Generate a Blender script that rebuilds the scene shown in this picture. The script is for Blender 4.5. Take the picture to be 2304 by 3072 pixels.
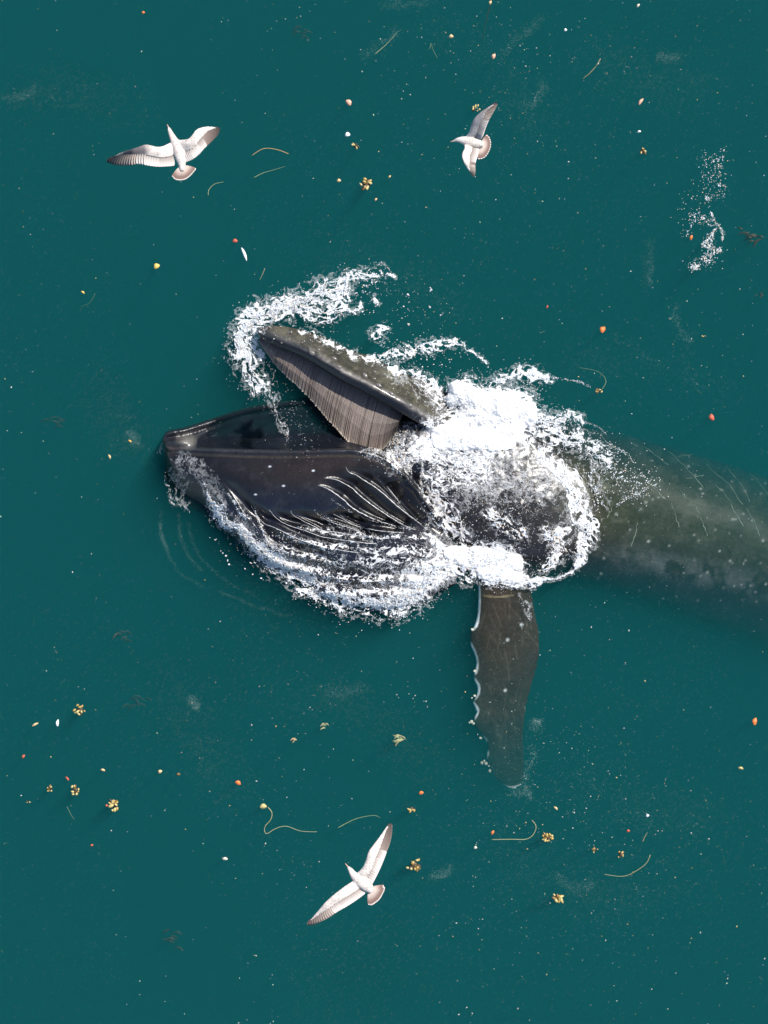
import bpy, bmesh, math, random
import numpy as np
from mathutils import Vector, Matrix
from mathutils.bvhtree import BVHTree

random.seed(7)
rng = np.random.default_rng(7)
scene = bpy.context.scene
for o in list(bpy.data.objects):
    bpy.data.objects.remove(o)
COL = scene.collection

# ------------------------------------------------------------------ camera
CAM_H = 26.0                       # the drone hangs 26 m above the sea
MPP = 0.006                        # metres of sea surface per photograph pixel
cam_data = bpy.data.cameras.new("camera")
cam = bpy.data.objects.new("camera", cam_data)
COL.objects.link(cam)
cam.location = (0, 0, CAM_H)
cam.rotation_euler = (0, 0, 0)
cam_data.sensor_fit = 'HORIZONTAL'
cam_data.sensor_width = 36.0
cam_data.lens = 36.0 * CAM_H / (2304 * MPP)
cam_data.clip_end = 1000
scene.camera = cam

# ------------------------------------------------------------------ sky, sun, exposure
SUN_TO = Vector((0.52, 0.52, 0.86)).normalized()
elev = math.asin(SUN_TO.z)
azim = math.atan2(SUN_TO.x, SUN_TO.y)
world = bpy.data.worlds.new("World")
scene.world = world
world.use_nodes = True
wn = world.node_tree
wn.nodes.clear()
sky = wn.nodes.new("ShaderNodeTexSky")
sky.sky_type = 'NISHITA'
sky.sun_disc = False
sky.sun_elevation = elev
sky.sun_rotation = azim
bg = wn.nodes.new("ShaderNodeBackground")
bg.inputs[1].default_value = 0.12
wo = wn.nodes.new("ShaderNodeOutputWorld")
wn.links.new(sky.outputs[0], bg.inputs[0])
wn.links.new(bg.outputs[0], wo.inputs[0])
sun_data = bpy.data.lights.new("sun", 'SUN')
sun_data.energy = 5.0
sun_data.angle = math.radians(0.53)
sun_data.color = (1.0, 0.95, 0.88)
sun = bpy.data.objects.new("sun", sun_data)
COL.objects.link(sun)
sun.rotation_euler = SUN_TO.to_track_quat('Z', 'Y').to_euler()
scene.view_settings.view_transform = 'Standard'
scene.view_settings.look = 'None'
scene.view_settings.exposure = 0.6
scene.view_settings.gamma = 1.0
scene.view_settings.use_curve_mapping = False
scene.render.engine = 'CYCLES'
scene.cycles.use_denoising = True
scene.cycles.volume_bounces = 1
scene.cycles.max_bounces = 6
scene.cycles.diffuse_bounces = 3
scene.cycles.transparent_max_bounces = 8

# ------------------------------------------------------------------ helpers
def zc(ox, oy, sc):
    """converter from a measured detail of the photograph to photograph pixels"""
    def f(*pts):
        return [(ox + x / sc, oy + y / sc) for x, y in pts]
    return f
A = zc(650, 780, 1.9518); B = zc(430, 1150, 1.8433); C = zc(1100, 1080, 1.8433)
D = zc(1600, 1200, 2.3565); E = zc(1250, 1650, 2.765); H = zc(760, 960, 4.1475)
I = zc(900, 1350, 3.6867); J = zc(470, 1260, 4.1475); K = zc(560, 1480, 3.6867)
Q = zc(1960, 380, 5.027); DD = zc(0, 0, 1 / 1.38878)
T1 = zc(0, 0, 2.07375); T2 = zc(752, 0, 2.07375); T3 = zc(1504, 0, 2.07375); T4 = zc(0, 700, 2.07375)
T5 = zc(1504, 700, 2.07375); T6 = zc(0, 1900, 2.07375); T7 = zc(700, 1900, 2.07375); T8 = zc(1504, 2050, 2.07375)

def W(sx, sy, z=0.0):
    """where a point seen at photo pixel (sx, sy) stands if it is at height z"""
    k = MPP * (CAM_H - z) / CAM_H
    return np.array([(sx - 1152) * k, (1536 - sy) * k, z])

def to_px(co):
    co = np.asarray(co)
    k = MPP * (CAM_H - co[:, 2]) / CAM_H
    return np.stack([co[:, 0] / k + 1152, 1536 - co[:, 1] / k], axis=1)

def cr(pts, n, closed=False):
    """Catmull-Rom through pts, n samples, even in control index"""
    p = np.asarray(pts, float)
    m = len(p)
    if closed:
        t = np.linspace(0, m, n, endpoint=False)
        i = np.floor(t).astype(int)
        g = lambda k: p[(i + k) % m]
    else:
        t = np.linspace(0, m - 1, n)
        i = np.minimum(np.floor(t).astype(int), m - 2)
        g = lambda k: p[np.clip(i + k, 0, m - 1)]
    f = (t - i)
    f = f.reshape(-1, *([1] * (p.ndim - 1)))
    a, b, c, d = g(-1), g(0), g(1), g(2)
    return 0.5 * ((2 * b) + (c - a) * f + (2 * a - 5 * b + 4 * c - d) * f * f + (3 * b - a - 3 * c + d) * f ** 3)

def resample(pts, n):
    """n points evenly spread by length along a smooth curve through pts"""
    d = cr(pts, max(200, len(pts) * 20))
    s = np.r_[0, np.cumsum(np.linalg.norm(np.diff(d, axis=0), axis=1))]
    u = np.linspace(0, s[-1], n)
    return np.stack([np.interp(u, s, d[:, k]) for k in range(d.shape[1])], axis=1)

def hash2(ix, iy, seed):
    h = (ix.astype(np.int64) * 374761393 + iy.astype(np.int64) * 668265263 + seed * 974711) & 0xffffffff
    h = ((h ^ (h >> 13)) * 1274126177) & 0xffffffff
    return ((h ^ (h >> 16)) & 0xffff) / 65535.0

def vnoise(p, scale, seed=0):
    x, y = p[:, 0] / scale, p[:, 1] / scale
    ix, iy = np.floor(x), np.floor(y)
    fx, fy = x - ix, y - iy
    fx, fy = fx * fx * (3 - 2 * fx), fy * fy * (3 - 2 * fy)
    a, b = hash2(ix, iy, seed), hash2(ix + 1, iy, seed)
    c, d = hash2(ix, iy + 1, seed), hash2(ix + 1, iy + 1, seed)
    return (a * (1 - fx) + b * fx) * (1 - fy) + (c * (1 - fx) + d * fx) * fy

def fbm(p, scale, seed=0, octaves=3):
    s, a, w = 0, 1.0, 0
    for k in range(octaves):
        s = s + a * vnoise(p, scale / 2 ** k, seed + k * 17)
        w += a
        a *= 0.55
    return s / w

def ridge(p, scale, seed=0):
    """1 on thin wandering lines, falling to 0 between them: the lace of foam"""
    return 1 - np.abs(2 * fbm(p, scale, seed, 3) - 1) * 2.2

def new_mesh(name, verts, faces, smooth=True):
    me = bpy.data.meshes.new(name)
    me.from_pydata([tuple(v) for v in verts], [], [tuple(f) for f in faces])
    if smooth:
        me.polygons.foreach_set("use_smooth", np.ones(len(me.polygons), bool))
    me.update()
    return me

def add(name, me, mat=None, parent=None, loc=None):
    o = bpy.data.objects.new(name, me)
    COL.objects.link(o)
    if mat is not None and me is not None and not me.materials:
        me.materials.append(mat)
    if loc is not None:
        o.location = loc
    if parent is not None:
        o.parent = parent
    return o

def tag(o, label, cat, group=None, kind=None):
    o["label"] = label
    if cat:
        o["category"] = cat
    if group:
        o["group"] = group
    if kind:
        o["kind"] = kind
    return o

def loft(rings):
    """closed tube mesh through rings (m x n x 3) with capped ends -> verts, faces"""
    m, n = rings.shape[:2]
    v = rings.reshape(-1, 3).tolist()
    f = []
    for a in range(m - 1):
        for b in range(n):
            c = (b + 1) % n
            f.append((a * n + b, a * n + c, (a + 1) * n + c, (a + 1) * n + b))
    for a, flip in ((0, True), (m - 1, False)):
        v.append(rings[a].mean(axis=0).tolist())
        k = len(v) - 1
        for b in range(n):
            c = (b + 1) % n
            f.append((k, a * n + c, a * n + b) if flip else (k, a * n + b, a * n + c))
    return v, f

def set_col(me, rgb):
    """per-vertex colour attribute"""
    at = me.color_attributes.new("col", 'FLOAT_COLOR', 'POINT')
    c = np.ones((len(me.vertices), 4), np.float32)
    c[:, :3] = rgb
    at.data.foreach_set("color", c.ravel())

def mesh_co(me):
    co = np.empty(len(me.vertices) * 3, np.float32)
    me.vertices.foreach_get("co", co)
    return co.reshape(-1, 3).astype(float)

def mesh_no(me):
    no = np.empty(len(me.vertices) * 3, np.float32)
    me.vertices.foreach_get("normal", no)
    return no.reshape(-1, 3).astype(float)

def voxel_union(name, parts, voxel, smooth=4):
    """join closed shells into one continuous skin"""
    v, f = [], []
    for pv, pf in parts:
        k = len(v)
        v += list(pv)
        f += [tuple(i + k for i in q) for q in pf]
    me = new_mesh(name, v, f)
    bm = bmesh.new(); bm.from_mesh(me)
    bmesh.ops.recalc_face_normals(bm, faces=bm.faces)
    bm.to_mesh(me); bm.free()
    o = bpy.data.objects.new(name, me)
    COL.objects.link(o)
    r = o.modifiers.new("r", 'REMESH'); r.mode = 'VOXEL'; r.voxel_size = voxel; r.use_smooth_shade = True
    s = o.modifiers.new("s", 'SMOOTH'); s.factor = 0.5; s.iterations = smooth
    dg = bpy.context.evaluated_depsgraph_get()
    out = bpy.data.meshes.new_from_object(o.evaluated_get(dg), depsgraph=dg)
    out.name = name
    bpy.data.objects.remove(o)
    bpy.data.meshes.remove(me)
    return out

def seg_dist(p, line):
    """signed distance and position 0..1 of points p (n x 2) from polyline"""
    line = np.asarray(line, float)
    best = np.full(len(p), 1e9); sgn = np.ones(len(p)); pos = np.zeros(len(p))
    L = np.r_[0, np.cumsum(np.linalg.norm(np.diff(line, axis=0), axis=1))]
    for i in range(len(line) - 1):
        a, b = line[i], line[i + 1]
        d = b - a
        l2 = d @ d + 1e-12
        t = np.clip(((p - a) @ d) / l2, 0, 1)
        q = p - (a + t[:, None] * d)
        r = np.hypot(q[:, 0], q[:, 1])
        m = r < best
        best[m] = r[m]
        sgn[m] = np.sign(d[0] * q[m, 1] - d[1] * q[m, 0])
        pos[m] = (L[i] + t[m] * math.sqrt(l2)) / L[-1]
    return best * sgn, pos

def in_poly(p, poly):
    poly = np.asarray(poly, float)
    x, y = p[:, 0], p[:, 1]
    r = np.zeros(len(p), bool)
    j = len(poly) - 1
    for i in range(len(poly)):
        xi, yi = poly[i]; xj, yj = poly[j]
        c = ((yi > y) != (yj > y)) & (x < (xj - xi) * (y - yi) / (yj - yi + 1e-12) + xi)
        r ^= c
        j = i
    return r

# ------------------------------------------------------------------ materials
def material(name):
    m = bpy.data.materials.new(name)
    m.use_nodes = True
    nt = m.node_tree
    return m, nt, nt.nodes["Principled BSDF"]

def noise_node(nt, scale, detail=4, rough=0.55, stretch=None):
    tc = nt.nodes.new("ShaderNodeTexCoord")
    n = nt.nodes.new("ShaderNodeTexNoise")
    n.inputs["Scale"].default_value = scale
    n.inputs["Detail"].default_value = detail
    n.inputs["Roughness"].default_value = rough
    if stretch:
        mp = nt.nodes.new("ShaderNodeMapping")
        mp.inputs["Scale"].default_value = stretch
        nt.links.new(tc.outputs["Object"], mp.inputs[0]); nt.links.new(mp.outputs[0], n.inputs["Vector"])
    else:
        nt.links.new(tc.outputs["Object"], n.inputs["Vector"])
    return n

def ramp(nt, src, stops):
    r = nt.nodes.new("ShaderNodeValToRGB")
    e = r.color_ramp.elements
    while len(e) < len(stops):
        e.new(0.5)
    for k, (p, c) in enumerate(stops):
        e[k].position = p
        e[k].color = (*c, 1) if not isinstance(c, (int, float)) else (c, c, c, 1)
    nt.links.new(src, r.inputs[0])
    return r

def mixrgb(nt, mode, a, b, fac=1.0):
    m = nt.nodes.new("ShaderNodeMix")
    m.data_type = 'RGBA'; m.blend_type = mode
    if isinstance(fac, float):
        m.inputs[0].default_value = fac
    else:
        nt.links.new(fac, m.inputs[0])
    for s, k in ((a, 6), (b, 7)):
        if isinstance(s, tuple):
            m.inputs[k].default_value = (*s, 1)
        else:
            nt.links.new(s, m.inputs[k])
    return m.outputs[2]

def col_mat(name, rough=0.5, spec=0.5, mottled=None, bump=None):
    """skin-like material: vertex colour times fine mottling"""
    m, nt, b = material(name)
    at = nt.nodes.new("ShaderNodeAttribute"); at.attribute_name = "col"
    c = at.outputs["Color"]
    if mottled:
        for sc, lo, hi in mottled:
            n = noise_node(nt, sc)
            c = mixrgb(nt, 'MULTIPLY', c, ramp(nt, n.outputs["Fac"], [(0.32, lo), (0.68, hi)]).outputs[0])
    nt.links.new(c, b.inputs["Base Color"])
    b.inputs["Roughness"].default_value = rough
    b.inputs["Specular IOR Level"].default_value = spec
    if bump:
        n = noise_node(nt, bump[0], 5)
        bp = nt.nodes.new("ShaderNodeBump")
        bp.inputs["Strength"].default_value = bump[1]; bp.inputs["Distance"].default_value = bump[2]
        nt.links.new(n.outputs["Fac"], bp.inputs["Height"])
        nt.links.new(bp.outputs[0], b.inputs["Normal"])
    return m

def flat_mat(name, rgb, rough=0.6, var=0.35, scale=40, spec=0.4, transl=0.0):
    m, nt, b = material(name)
    n = noise_node(nt, scale)
    c = mixrgb(nt, 'MULTIPLY', rgb, ramp(nt, n.outputs["Fac"], [(0.3, 1 - var), (0.7, 1.0)]).outputs[0])
    nt.links.new(c, b.inputs["Base Color"])
    b.inputs["Roughness"].default_value = rough
    b.inputs["Specular IOR Level"].default_value = spec
    return m

def dry_below(m, wet):
    """under water the skin has next to no gloss of its own"""
    nt = m.node_tree; b = nt.nodes["Principled BSDF"]
    g = nt.nodes.new("ShaderNodeNewGeometry"); sx = nt.nodes.new("ShaderNodeSeparateXYZ"); mr = nt.nodes.new("ShaderNodeMapRange")
    nt.links.new(g.outputs["Position"], sx.inputs[0]); nt.links.new(sx.outputs[2], mr.inputs[0])
    mr.inputs[1].default_value = -0.02; mr.inputs[2].default_value = 0.02; mr.inputs[3].default_value = 0.02; mr.inputs[4].default_value = wet
    nt.links.new(mr.outputs[0], b.inputs["Specular IOR Level"])
M_SKIN = col_mat("whale_skin", 0.27, 0.55, [(2.6, 0.72, 1.2), (17, 0.75, 1.18), (70, 0.8, 1.15)], (55, 0.35, 0.008))
dry_below(M_SKIN, 0.5)
M_BALEEN = col_mat("baleen_keratin", 0.55, 0.35, [(60, 0.7, 1.25)])
M_GUM = flat_mat("gum_tissue", (0.030, 0.024, 0.024), 0.5)
M_TUB = flat_mat("tubercle_skin", (0.17, 0.152, 0.14), 0.2, 0.65, 30, 0.9)
M_BARN = flat_mat("barnacle_shell", (0.62, 0.60, 0.48), 0.7, 0.4, 90)
def foam_mat(name, rgb):
    """bubbles pass light on as much as they throw it back"""
    m = bpy.data.materials.new(name); m.use_nodes = True
    nt = m.node_tree; nt.nodes.clear()
    n = noise_node(nt, 25)
    cc = mixrgb(nt, 'MULTIPLY', rgb, ramp(nt, n.outputs["Fac"], [(0.3, 0.93), (0.7, 1.0)]).outputs[0])
    d = nt.nodes.new("ShaderNodeBsdfDiffuse"); t = nt.nodes.new("ShaderNodeBsdfTranslucent"); x = nt.nodes.new("ShaderNodeMixShader")
    o = nt.nodes.new("ShaderNodeOutputMaterial")
    nt.links.new(cc, d.inputs[0]); nt.links.new(cc, t.inputs[0])
    x.inputs[0].default_value = 0.42
    nt.links.new(d.outputs[0], x.inputs[1]); nt.links.new(t.outputs[0], x.inputs[2]); nt.links.new(x.outputs[0], o.inputs[0])
    return m
M_FOAM = foam_mat("foam_white", (0.93, 0.94, 0.95))
def thin_film(name, rgb, lo, hi, scale):
    """a film one bubble deep: part of it shows what lies below"""
    m = foam_mat(name, rgb)
    nt = m.node_tree
    o = next(n for n in nt.nodes if n.type == 'OUTPUT_MATERIAL'); x = o.inputs[0].links[0].from_node
    tr = nt.nodes.new("ShaderNodeBsdfTransparent"); mx = nt.nodes.new("ShaderNodeMixShader")
    n = noise_node(nt, scale, 5, .65)
    r = ramp(nt, n.outputs["Fac"], [(0.35, lo), (0.62, hi)])
    nt.links.new(r.outputs[0], mx.inputs[0]); nt.links.new(tr.outputs[0], mx.inputs[1]); nt.links.new(x.outputs[0], mx.inputs[2])
    nt.links.new(mx.outputs[0], o.inputs[0])
    return m
M_THIN = thin_film("foam_thin", (0.92, 0.94, 0.96), 0.0, 0.30, 22)
M_SPARKLE_W = foam_mat("foam_sparkle_warm", (0.95, 0.80, 0.62))  # warm and cool tinted drops imitate coloured sun sparkle on wet foam
M_SPARKLE_C = foam_mat("foam_sparkle_cool", (0.66, 0.80, 0.95))
M_FEATHER = col_mat("gull_feather", 0.75, 0.2, [(120, 0.85, 1.08)])
M_PLUME = col_mat("gull_plumage", 0.8, 0.15, [(45, 0.86, 1.06), (130, 0.88, 1.06)])
M_BILL = flat_mat("gull_bill", (0.35, 0.24, 0.20), 0.5)

# ------------------------------------------------------------------ the sea
# deep_water: the dim bottom of what light reaches; water: the clear-to-murky body above it
def box(x, y, z0, z1):
    v = [(sx * x, sy * y, z) for z in (z0, z1) for sx, sy in ((-1, -1), (1, -1), (1, 1), (-1, 1))]
    f = [(3, 2, 1, 0), (4, 5, 6, 7), (0, 1, 5, 4), (1, 2, 6, 5), (2, 3, 7, 6), (3, 0, 4, 7)]
    return v, f
SEA = 160
deep = add("deep_water", new_mesh("deep_water", [(-SEA, -SEA, -9), (SEA, -SEA, -9), (SEA, SEA, -9), (-SEA, SEA, -9)], [(0, 1, 2, 3)], False),
           flat_mat("deep_sea", (0.004, 0.03, 0.036), 0.8, 0.3, 0.2))
deep["kind"] = "structure"; deep["label"] = "deep teal green sea all around the whale"
mw = bpy.data.materials.new("sea_water"); mw.use_nodes = True
nt = mw.node_tree; nt.nodes.clear()
out = nt.nodes.new("ShaderNodeOutputMaterial")
sc_ = nt.nodes.new("ShaderNodeVolumeScatter"); ab_ = nt.nodes.new("ShaderNodeVolumeAbsorption"); ad_ = nt.nodes.new("ShaderNodeAddShader")
DENS = 0.72
ALB = (0.0175, 0.236, 0.246)
sc_.inputs["Color"].default_value = (*ALB, 1); sc_.inputs["Density"].default_value = DENS
sc_.inputs["Anisotropy"].default_value = 0.0
ab_.inputs["Color"].default_value = (*ALB, 1); ab_.inputs["Density"].default_value = DENS
nt.links.new(sc_.outputs[0], ad_.inputs[0]); nt.links.new(ab_.outputs[0], ad_.inputs[1]); nt.links.new(ad_.outputs[0], out.inputs["Volume"])
water = add("water", new_mesh("water", *box(SEA, SEA, -8.9, 0.0), False), mw)
water["kind"] = "structure"; water["label"] = "calm teal green sea water with drifting specks"

# ------------------------------------------------------------------ the whale
whale = bpy.data.objects.new("humpback_whale", None)
COL.objects.link(whale)
tag(whale, "dark grey humpback whale lunging with its mouth wide open in white foam", "whale")

# torso: plan outline (photo px), top height
def torso():
    st = [(860, 955, 1110, 0.05), (950, 872, 1188, 0.18), (1050, 862, 1226, 0.26), (1140, 875, 1250, 0.24), (1230, 900, 1262, 0.05),
          (1340, 934, 1300, -0.13), (1450, 963, 1342, -0.21), (1550, 992, 1380, -0.28), (1659, 1028, 1420, -0.36),
          (1800, 1085, 1425, -0.58), (1930, 1150, 1350, -0.9), (2050, 1205, 1305, -1.1), (2120, 1235, 1280, -1.2)]
    rings = []
    for x, yt, yb, zt in st:
        yt += 10 if x < 1300 else 0
        cx, cy = x * 1.38878, (yt + yb) / 2 * 1.38878
        hy = (yb - yt) / 2 * 1.38878 * MPP
        hz = hy * 0.92
        zc_ = zt - hz
        tilt = 0.10 if x > 1100 else 0.0
        ring = []
        base = W(cx, cy, zc_)
        for k in range(56):
            a = 2 * math.pi * k / 56
            yy = math.cos(a) * hy * (CAM_H - zc_) / CAM_H
            zz = math.copysign(abs(math.sin(a)) ** (0.72 if yy > 0 else 0.50), math.sin(a)) * hz
            ring.append((base[0] - tilt * yy, base[1] + yy, base[2] + zz))
        rings.append(ring)
    return loft(cr(np.array(rings), 60))

LIP = H((40, 130), (95, 235), (200, 285), (350, 350), (500, 412), (700, 515), (900, 640), (1100, 760), (1300, 862), (1500, 962), (1700, 1075), (1900, 1195), (2150, 1340), (2420, 1480))
TOPL = H((46, 112), (90, 85), (230, 68), (430, 88), (640, 140), (850, 205), (1030, 290), (1240, 390), (1450, 450), (1650, 560), (1900, 670), (2150, 760), (2330, 850), (2500, 960))
def rostrum():
    n = 19
    L = resample(LIP, n); U = resample(TOPL, n)
    rings = []
    for i in range(n):
        t = i / (n - 1)
        zl = np.interp(t, [0, .05, .12, .33, .6, .76, .88, 1], [0.24, 0.32, 0.40, 0.54, 0.60, 0.52, 0.26, -0.05])
        zu = np.interp(t, [0, .05, .15, .85, 1], [0.20, 0.12, 0.0, -0.05, -0.2])
        bul = np.interp(t, [0, .1, .4, 1], [0.01, 0.05, 0.11, 0.10])
        thick = np.interp(t, [0, .1, .5, 1], [0.05, 0.16, 0.42, 0.6])
        def P(f, z):
            q = L[i] + f * (U[i] - L[i])
            return W(q[0], q[1], z)
        ring = [P(0.0, zl), P(0.10, zl + bul * .55), P(0.30, zl + bul), P(0.55, zl * .72 + zu * .28 + bul * .75), P(0.82, zl * .3 + zu * .7 + bul * .35),
                P(1.0, zu - .02), P(0.97, zu - thick * .6), P(0.75, zu - thick), P(0.45, min(zl, .5) - thick * 1.0), P(0.16, zl - thick * .75), P(0.04, zl - thick * .35)]
        rings.append(cr(ring, 44, True))
    return loft(cr(np.array(rings), 90))

JAW = [  # near rim, belly line, far rim (1659-px sketch), rim z, far z, cavity floor z
    ((351, 956), (354, 966), (352, 946), .20, .22, .12),
    ((366, 976), (357, 1012), (364, 934), .34, .27, .24),
    ((400, 981), (362, 1056), (402, 926), .42, .20, .27),
    ((446, 985), (385, 1088), (464, 906), .50, -.03, -.05),
    ((500, 987), (440, 1112), (524, 887), .57, -.07, -.09),
    ((560, 989), (497, 1158), (578, 876), .63, -.09, -.11),
    ((641, 990), (570, 1216), (650, 866), .70, -.10, -.12),
    ((715, 987), (655, 1262), (735, 866), .74, -.11, -.13),
    ((778, 989), (735, 1300), (815, 886), .72, -.12, -.14),
    ((830, 1008), (810, 1315), (875, 925), .64, -.14, -.16),
    ((880, 1052), (888, 1310), (920, 975), .50, -.3, -.7),
    ((925, 1112), (940, 1284), (955, 1040), .34, -.2, -.4),
    ((962, 1156), (985, 1262), (990, 1090), .16, -.1, -.2)]
def lower_jaw():
    rings = []
    for (N, V, F, zn, zf, fl) in JAW:
        N, V, F = (np.array(q) * 1.38878 for q in (N, V, F))
        wide = np.linalg.norm((V - F)) * MPP
        zb = -0.62 * wide - .3
        vz = float(np.interp(V[0], [490, 505, 560, 700], [0.05, -0.30, -0.32, -0.08]))
        pw = float(np.interp(V[0], [490, 560, 720], [2.0, 1.9, .9]))
        lip = min(0.16, 0.32 * np.linalg.norm(N - F) * MPP) / MPP
        inn = (F - N) / (np.linalg.norm(F - N) + 1e-9)
        pts = []
        pts.append(W(*(N + inn * lip * .45), zn + .015))
        pts.append(W(*N, zn - .03))
        for a in (0.25, 0.5, 0.75):
            s = math.sin(a * math.pi / 2)
            q = N + (V - N) * s
            pts.append(W(*q, vz + (zn - .03 - vz) * math.cos(a * math.pi / 2) ** pw))
        pts.append(W(*V, vz))
        pts.append(W(*(V + (F - V) * .04), zb * .45))
        pts.append(W(*(V + (F - V) * .22), zb * .85))
        pts.append(W(*(V + (F - V) * .5), zb))
        pts.append(W(*(V + (F - V) * .8), zb * .75))
        pts.append(W(*(F - inn * (-4)), (zb + zf) * .5))
        pts.append(W(*F, zf))
        pts.append(W(*(F - inn * lip * .8), zf - .05))
        fl2 = min(fl, zn - .1) if fl < .1 else zn - .02
        pts.append(W(*(F - inn * lip * 1.1), (zf + fl2) * .5 if fl < 0 else fl))
        mid = N + (F - N) * .5
        pts.append(W(*mid, fl2))
        pts.append(W(*(N + inn * lip * 1.15), (zn + fl2) * .5))
        pts.append(W(*(N + inn * lip * .95), zn - .05))
        rings.append(cr(pts, 84, True))
    return loft(cr(np.array(rings), 110))

FL_L = E((470, -60), (500, 140), (512, 300), (508, 450), (498, 570), (462, 655), (442, 700), (445, 780), (478, 860), (496, 930), (480, 1010), (470, 1070), (505, 1140), (492, 1215),
         (462, 1270), (500, 1335), (474, 1395), (484, 1470), (560, 1560), (590, 1640), (575, 1740), (618, 1830), (655, 1900), (760, 1975))
FL_R = E((1060, -60), (985, 140), (955, 300), (965, 420), (988, 540), (1008, 640), (1020, 740), (1020, 850), (1002, 960), (978, 1050), (952, 1140), (930, 1225), (912, 1310), (900, 1390),
         (893, 1470), (889, 1550), (889, 1630), (894, 1700), (900, 1770), (902, 1830), (898, 1880), (888, 1920), (870, 1955), (820, 1985))
def fl_z(y):
    return np.interp(y, [1630, 1760, 1950, 2150, 2400], [-0.02, -0.04, -0.13, -0.34, -0.98])
def flipper():
    n = 46
    L = resample(FL_L, 140); R = resample(FL_R, 140)
    L = L[np.linspace(0, 139, n).astype(int)]; R = R[np.linspace(0, 139, n).astype(int)]
    rings = []
    for i in range(n):
        l, r = L[i], R[i]
        zt = fl_z((l[1] + r[1]) / 2)
        th = np.interp(i / (n - 1), [0, .4, .9, 1], [0.30, 0.20, 0.10, 0.05])
        def P(f, z):
            q = l + f * (r - l)
            return W(q[0], q[1], z)
        pts = [P(0, zt - th * .55), P(.06, zt - th * .18), P(.25, zt), P(.55, zt - .01), P(.85, zt - th * .35), P(1, zt - th * .6),
               P(.85, zt - th * .8), P(.5, zt - th), P(.2, zt - th), P(.05, zt - th * .9)]
        rings.append(cr(pts, 36, True))
    return loft(np.array(rings))

def cheek():
    rings = []
    for t in np.linspace(-.98, .98, 15):
        r = math.sqrt(1 - t * t)
        ctr = np.array([905 + 70 * t, 985 + 45 * t]) * 1.38878
        w = W(*ctr, -.28)
        ring = []
        for k in range(28):
            a = 2 * math.pi * k / 28
            ring.append((w[0] + .2 * r * math.cos(a) , w[1] + .72 * r * math.cos(a), -.28 + .52 * r * math.sin(a)))
        rings.append(ring)
    return loft(np.array(rings))
body_me = voxel_union("body", [torso(), rostrum(), lower_jaw(), flipper(), cheek()], 0.023, 3)

# pleats and folds of the throat, measured as lines: a raised wet ridge with a deep groove beside it
PLEATS = [
    (I((510, 190), (540, 245), (620, 275), (720, 340), (830, 410), (930, 490), (1040, 590), (1150, 680), (1270, 770), (1400, 880)), 1.0),
    (I((270, 310), (390, 325), (480, 365), (570, 420), (680, 520), (800, 610), (930, 700), (1040, 770), (1150, 830), (1270, 880)), 1.0),
    (I((200, 390), (290, 420), (390, 480), (480, 550), (580, 640), (700, 710), (830, 770), (950, 810), (1060, 840)), 0.9),
    (I((370, 710), (470, 760), (580, 820), (700, 860), (900, 895), (1150, 915)), 0.9),
    (I((220, 735), (330, 790), (450, 830), (600, 880), (760, 960)), 0.8),
    (I((960, 400), (1030, 490), (1110, 590)), 0.6),
    (K((1150, 190), (1170, 235), (1280, 300), (1400, 360), (1500, 410), (1650, 430), (1900, 470), (2200, 500)), 0.8),
    (K((910, 180), (1000, 280), (1120, 350), (1300, 410), (1500, 480), (1750, 520), (2100, 560)), 0.8),
    (K((710, 140), (790, 260), (870, 340), (1000, 390), (1200, 490), (1500, 590), (1900, 660)), 0.8),
    (K((480, 10), (560, 120), (640, 240), (760, 360), (900, 560), (1200, 690), (1600, 780)), 0.8),
    (J((570, 780), (700, 880), (830, 1050), (960, 1230), (1150, 1400)), 0.3),
    (J((760, 720), (900, 900), (1000, 1030), (1120, 1200), (1300, 1350)), 0.35),
    (B((1240, 470), (1330, 560), (1430, 660), (1530, 760), (1640, 850)), 0.5),
    (B((620, 900), (760, 1000), (950, 1060), (1200, 1100), (1600, 1080)), 0.7),
    (B((560, 930), (720, 1050), (950, 1140), (1250, 1170), (1550, 1150)), 0.7)]
JZ = [(470, 1350), (900, 1355), (1100, 1360), (1250, 1420), (1400, 1640), (1400, 1800), (1000, 1860), (600, 1600), (470, 1450)]
co = mesh_co(body_me)
RZ = [(760, 1010), (760, 940), (1000, 960), (1420, 1180), (1420, 1330), (1180, 1250), (900, 1115)]
sel = (in_poly(to_px(co), JZ) & (co[:, 2] > -0.12)) | (in_poly(to_px(co), RZ) & (co[:, 2] > .05))
bm = bmesh.new(); bm.from_mesh(body_me); bm.verts.ensure_lookup_table()
ed = [e for e in bm.edges if sel[e.verts[0].index] and sel[e.verts[1].index]]
bmesh.ops.subdivide_edges(bm, edges=ed, cuts=1, use_grid_fill=True, smooth=0.0)
bm.to_mesh(body_me); bm.free()
body_me.polygons.foreach_set("use_smooth", np.ones(len(body_me.polygons), bool)); body_me.update()
co = mesh_co(body_me); no = mesh_no(body_me)
px = to_px(co)
disp = np.zeros(len(co))
jaw_zone = in_poly(px, JZ) & (co[:, 2] > -0.15) & (no[:, 2] > 0.05)
idx = np.nonzero(jaw_zone)[0]
pj = px[idx]
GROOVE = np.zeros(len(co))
for line, amt in PLEATS:
    ln = resample(line, 40)
    d, t = seg_dist(pj, ln)
    # d < 0 is the up-picture side
    end = np.clip(t / 0.3, 0.0, 1) * np.clip((1 - t) / 0.1, 0.15, 1) * ((t > 0.0005) & (t < 0.9995))
    wd = 6 + 11 * np.sin(math.pi * np.clip(t, 0, 1))
    e_ = np.maximum(-d, 0) / wd
    g = e_ * np.exp(1 - e_)
    disp[idx] += amt * end * (0.018 * np.exp(-((d - 1) / 4.5) ** 2) - 0.15 * g)
    GROOVE[idx] = np.maximum(GROOVE[idx], amt * end * g)
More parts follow.
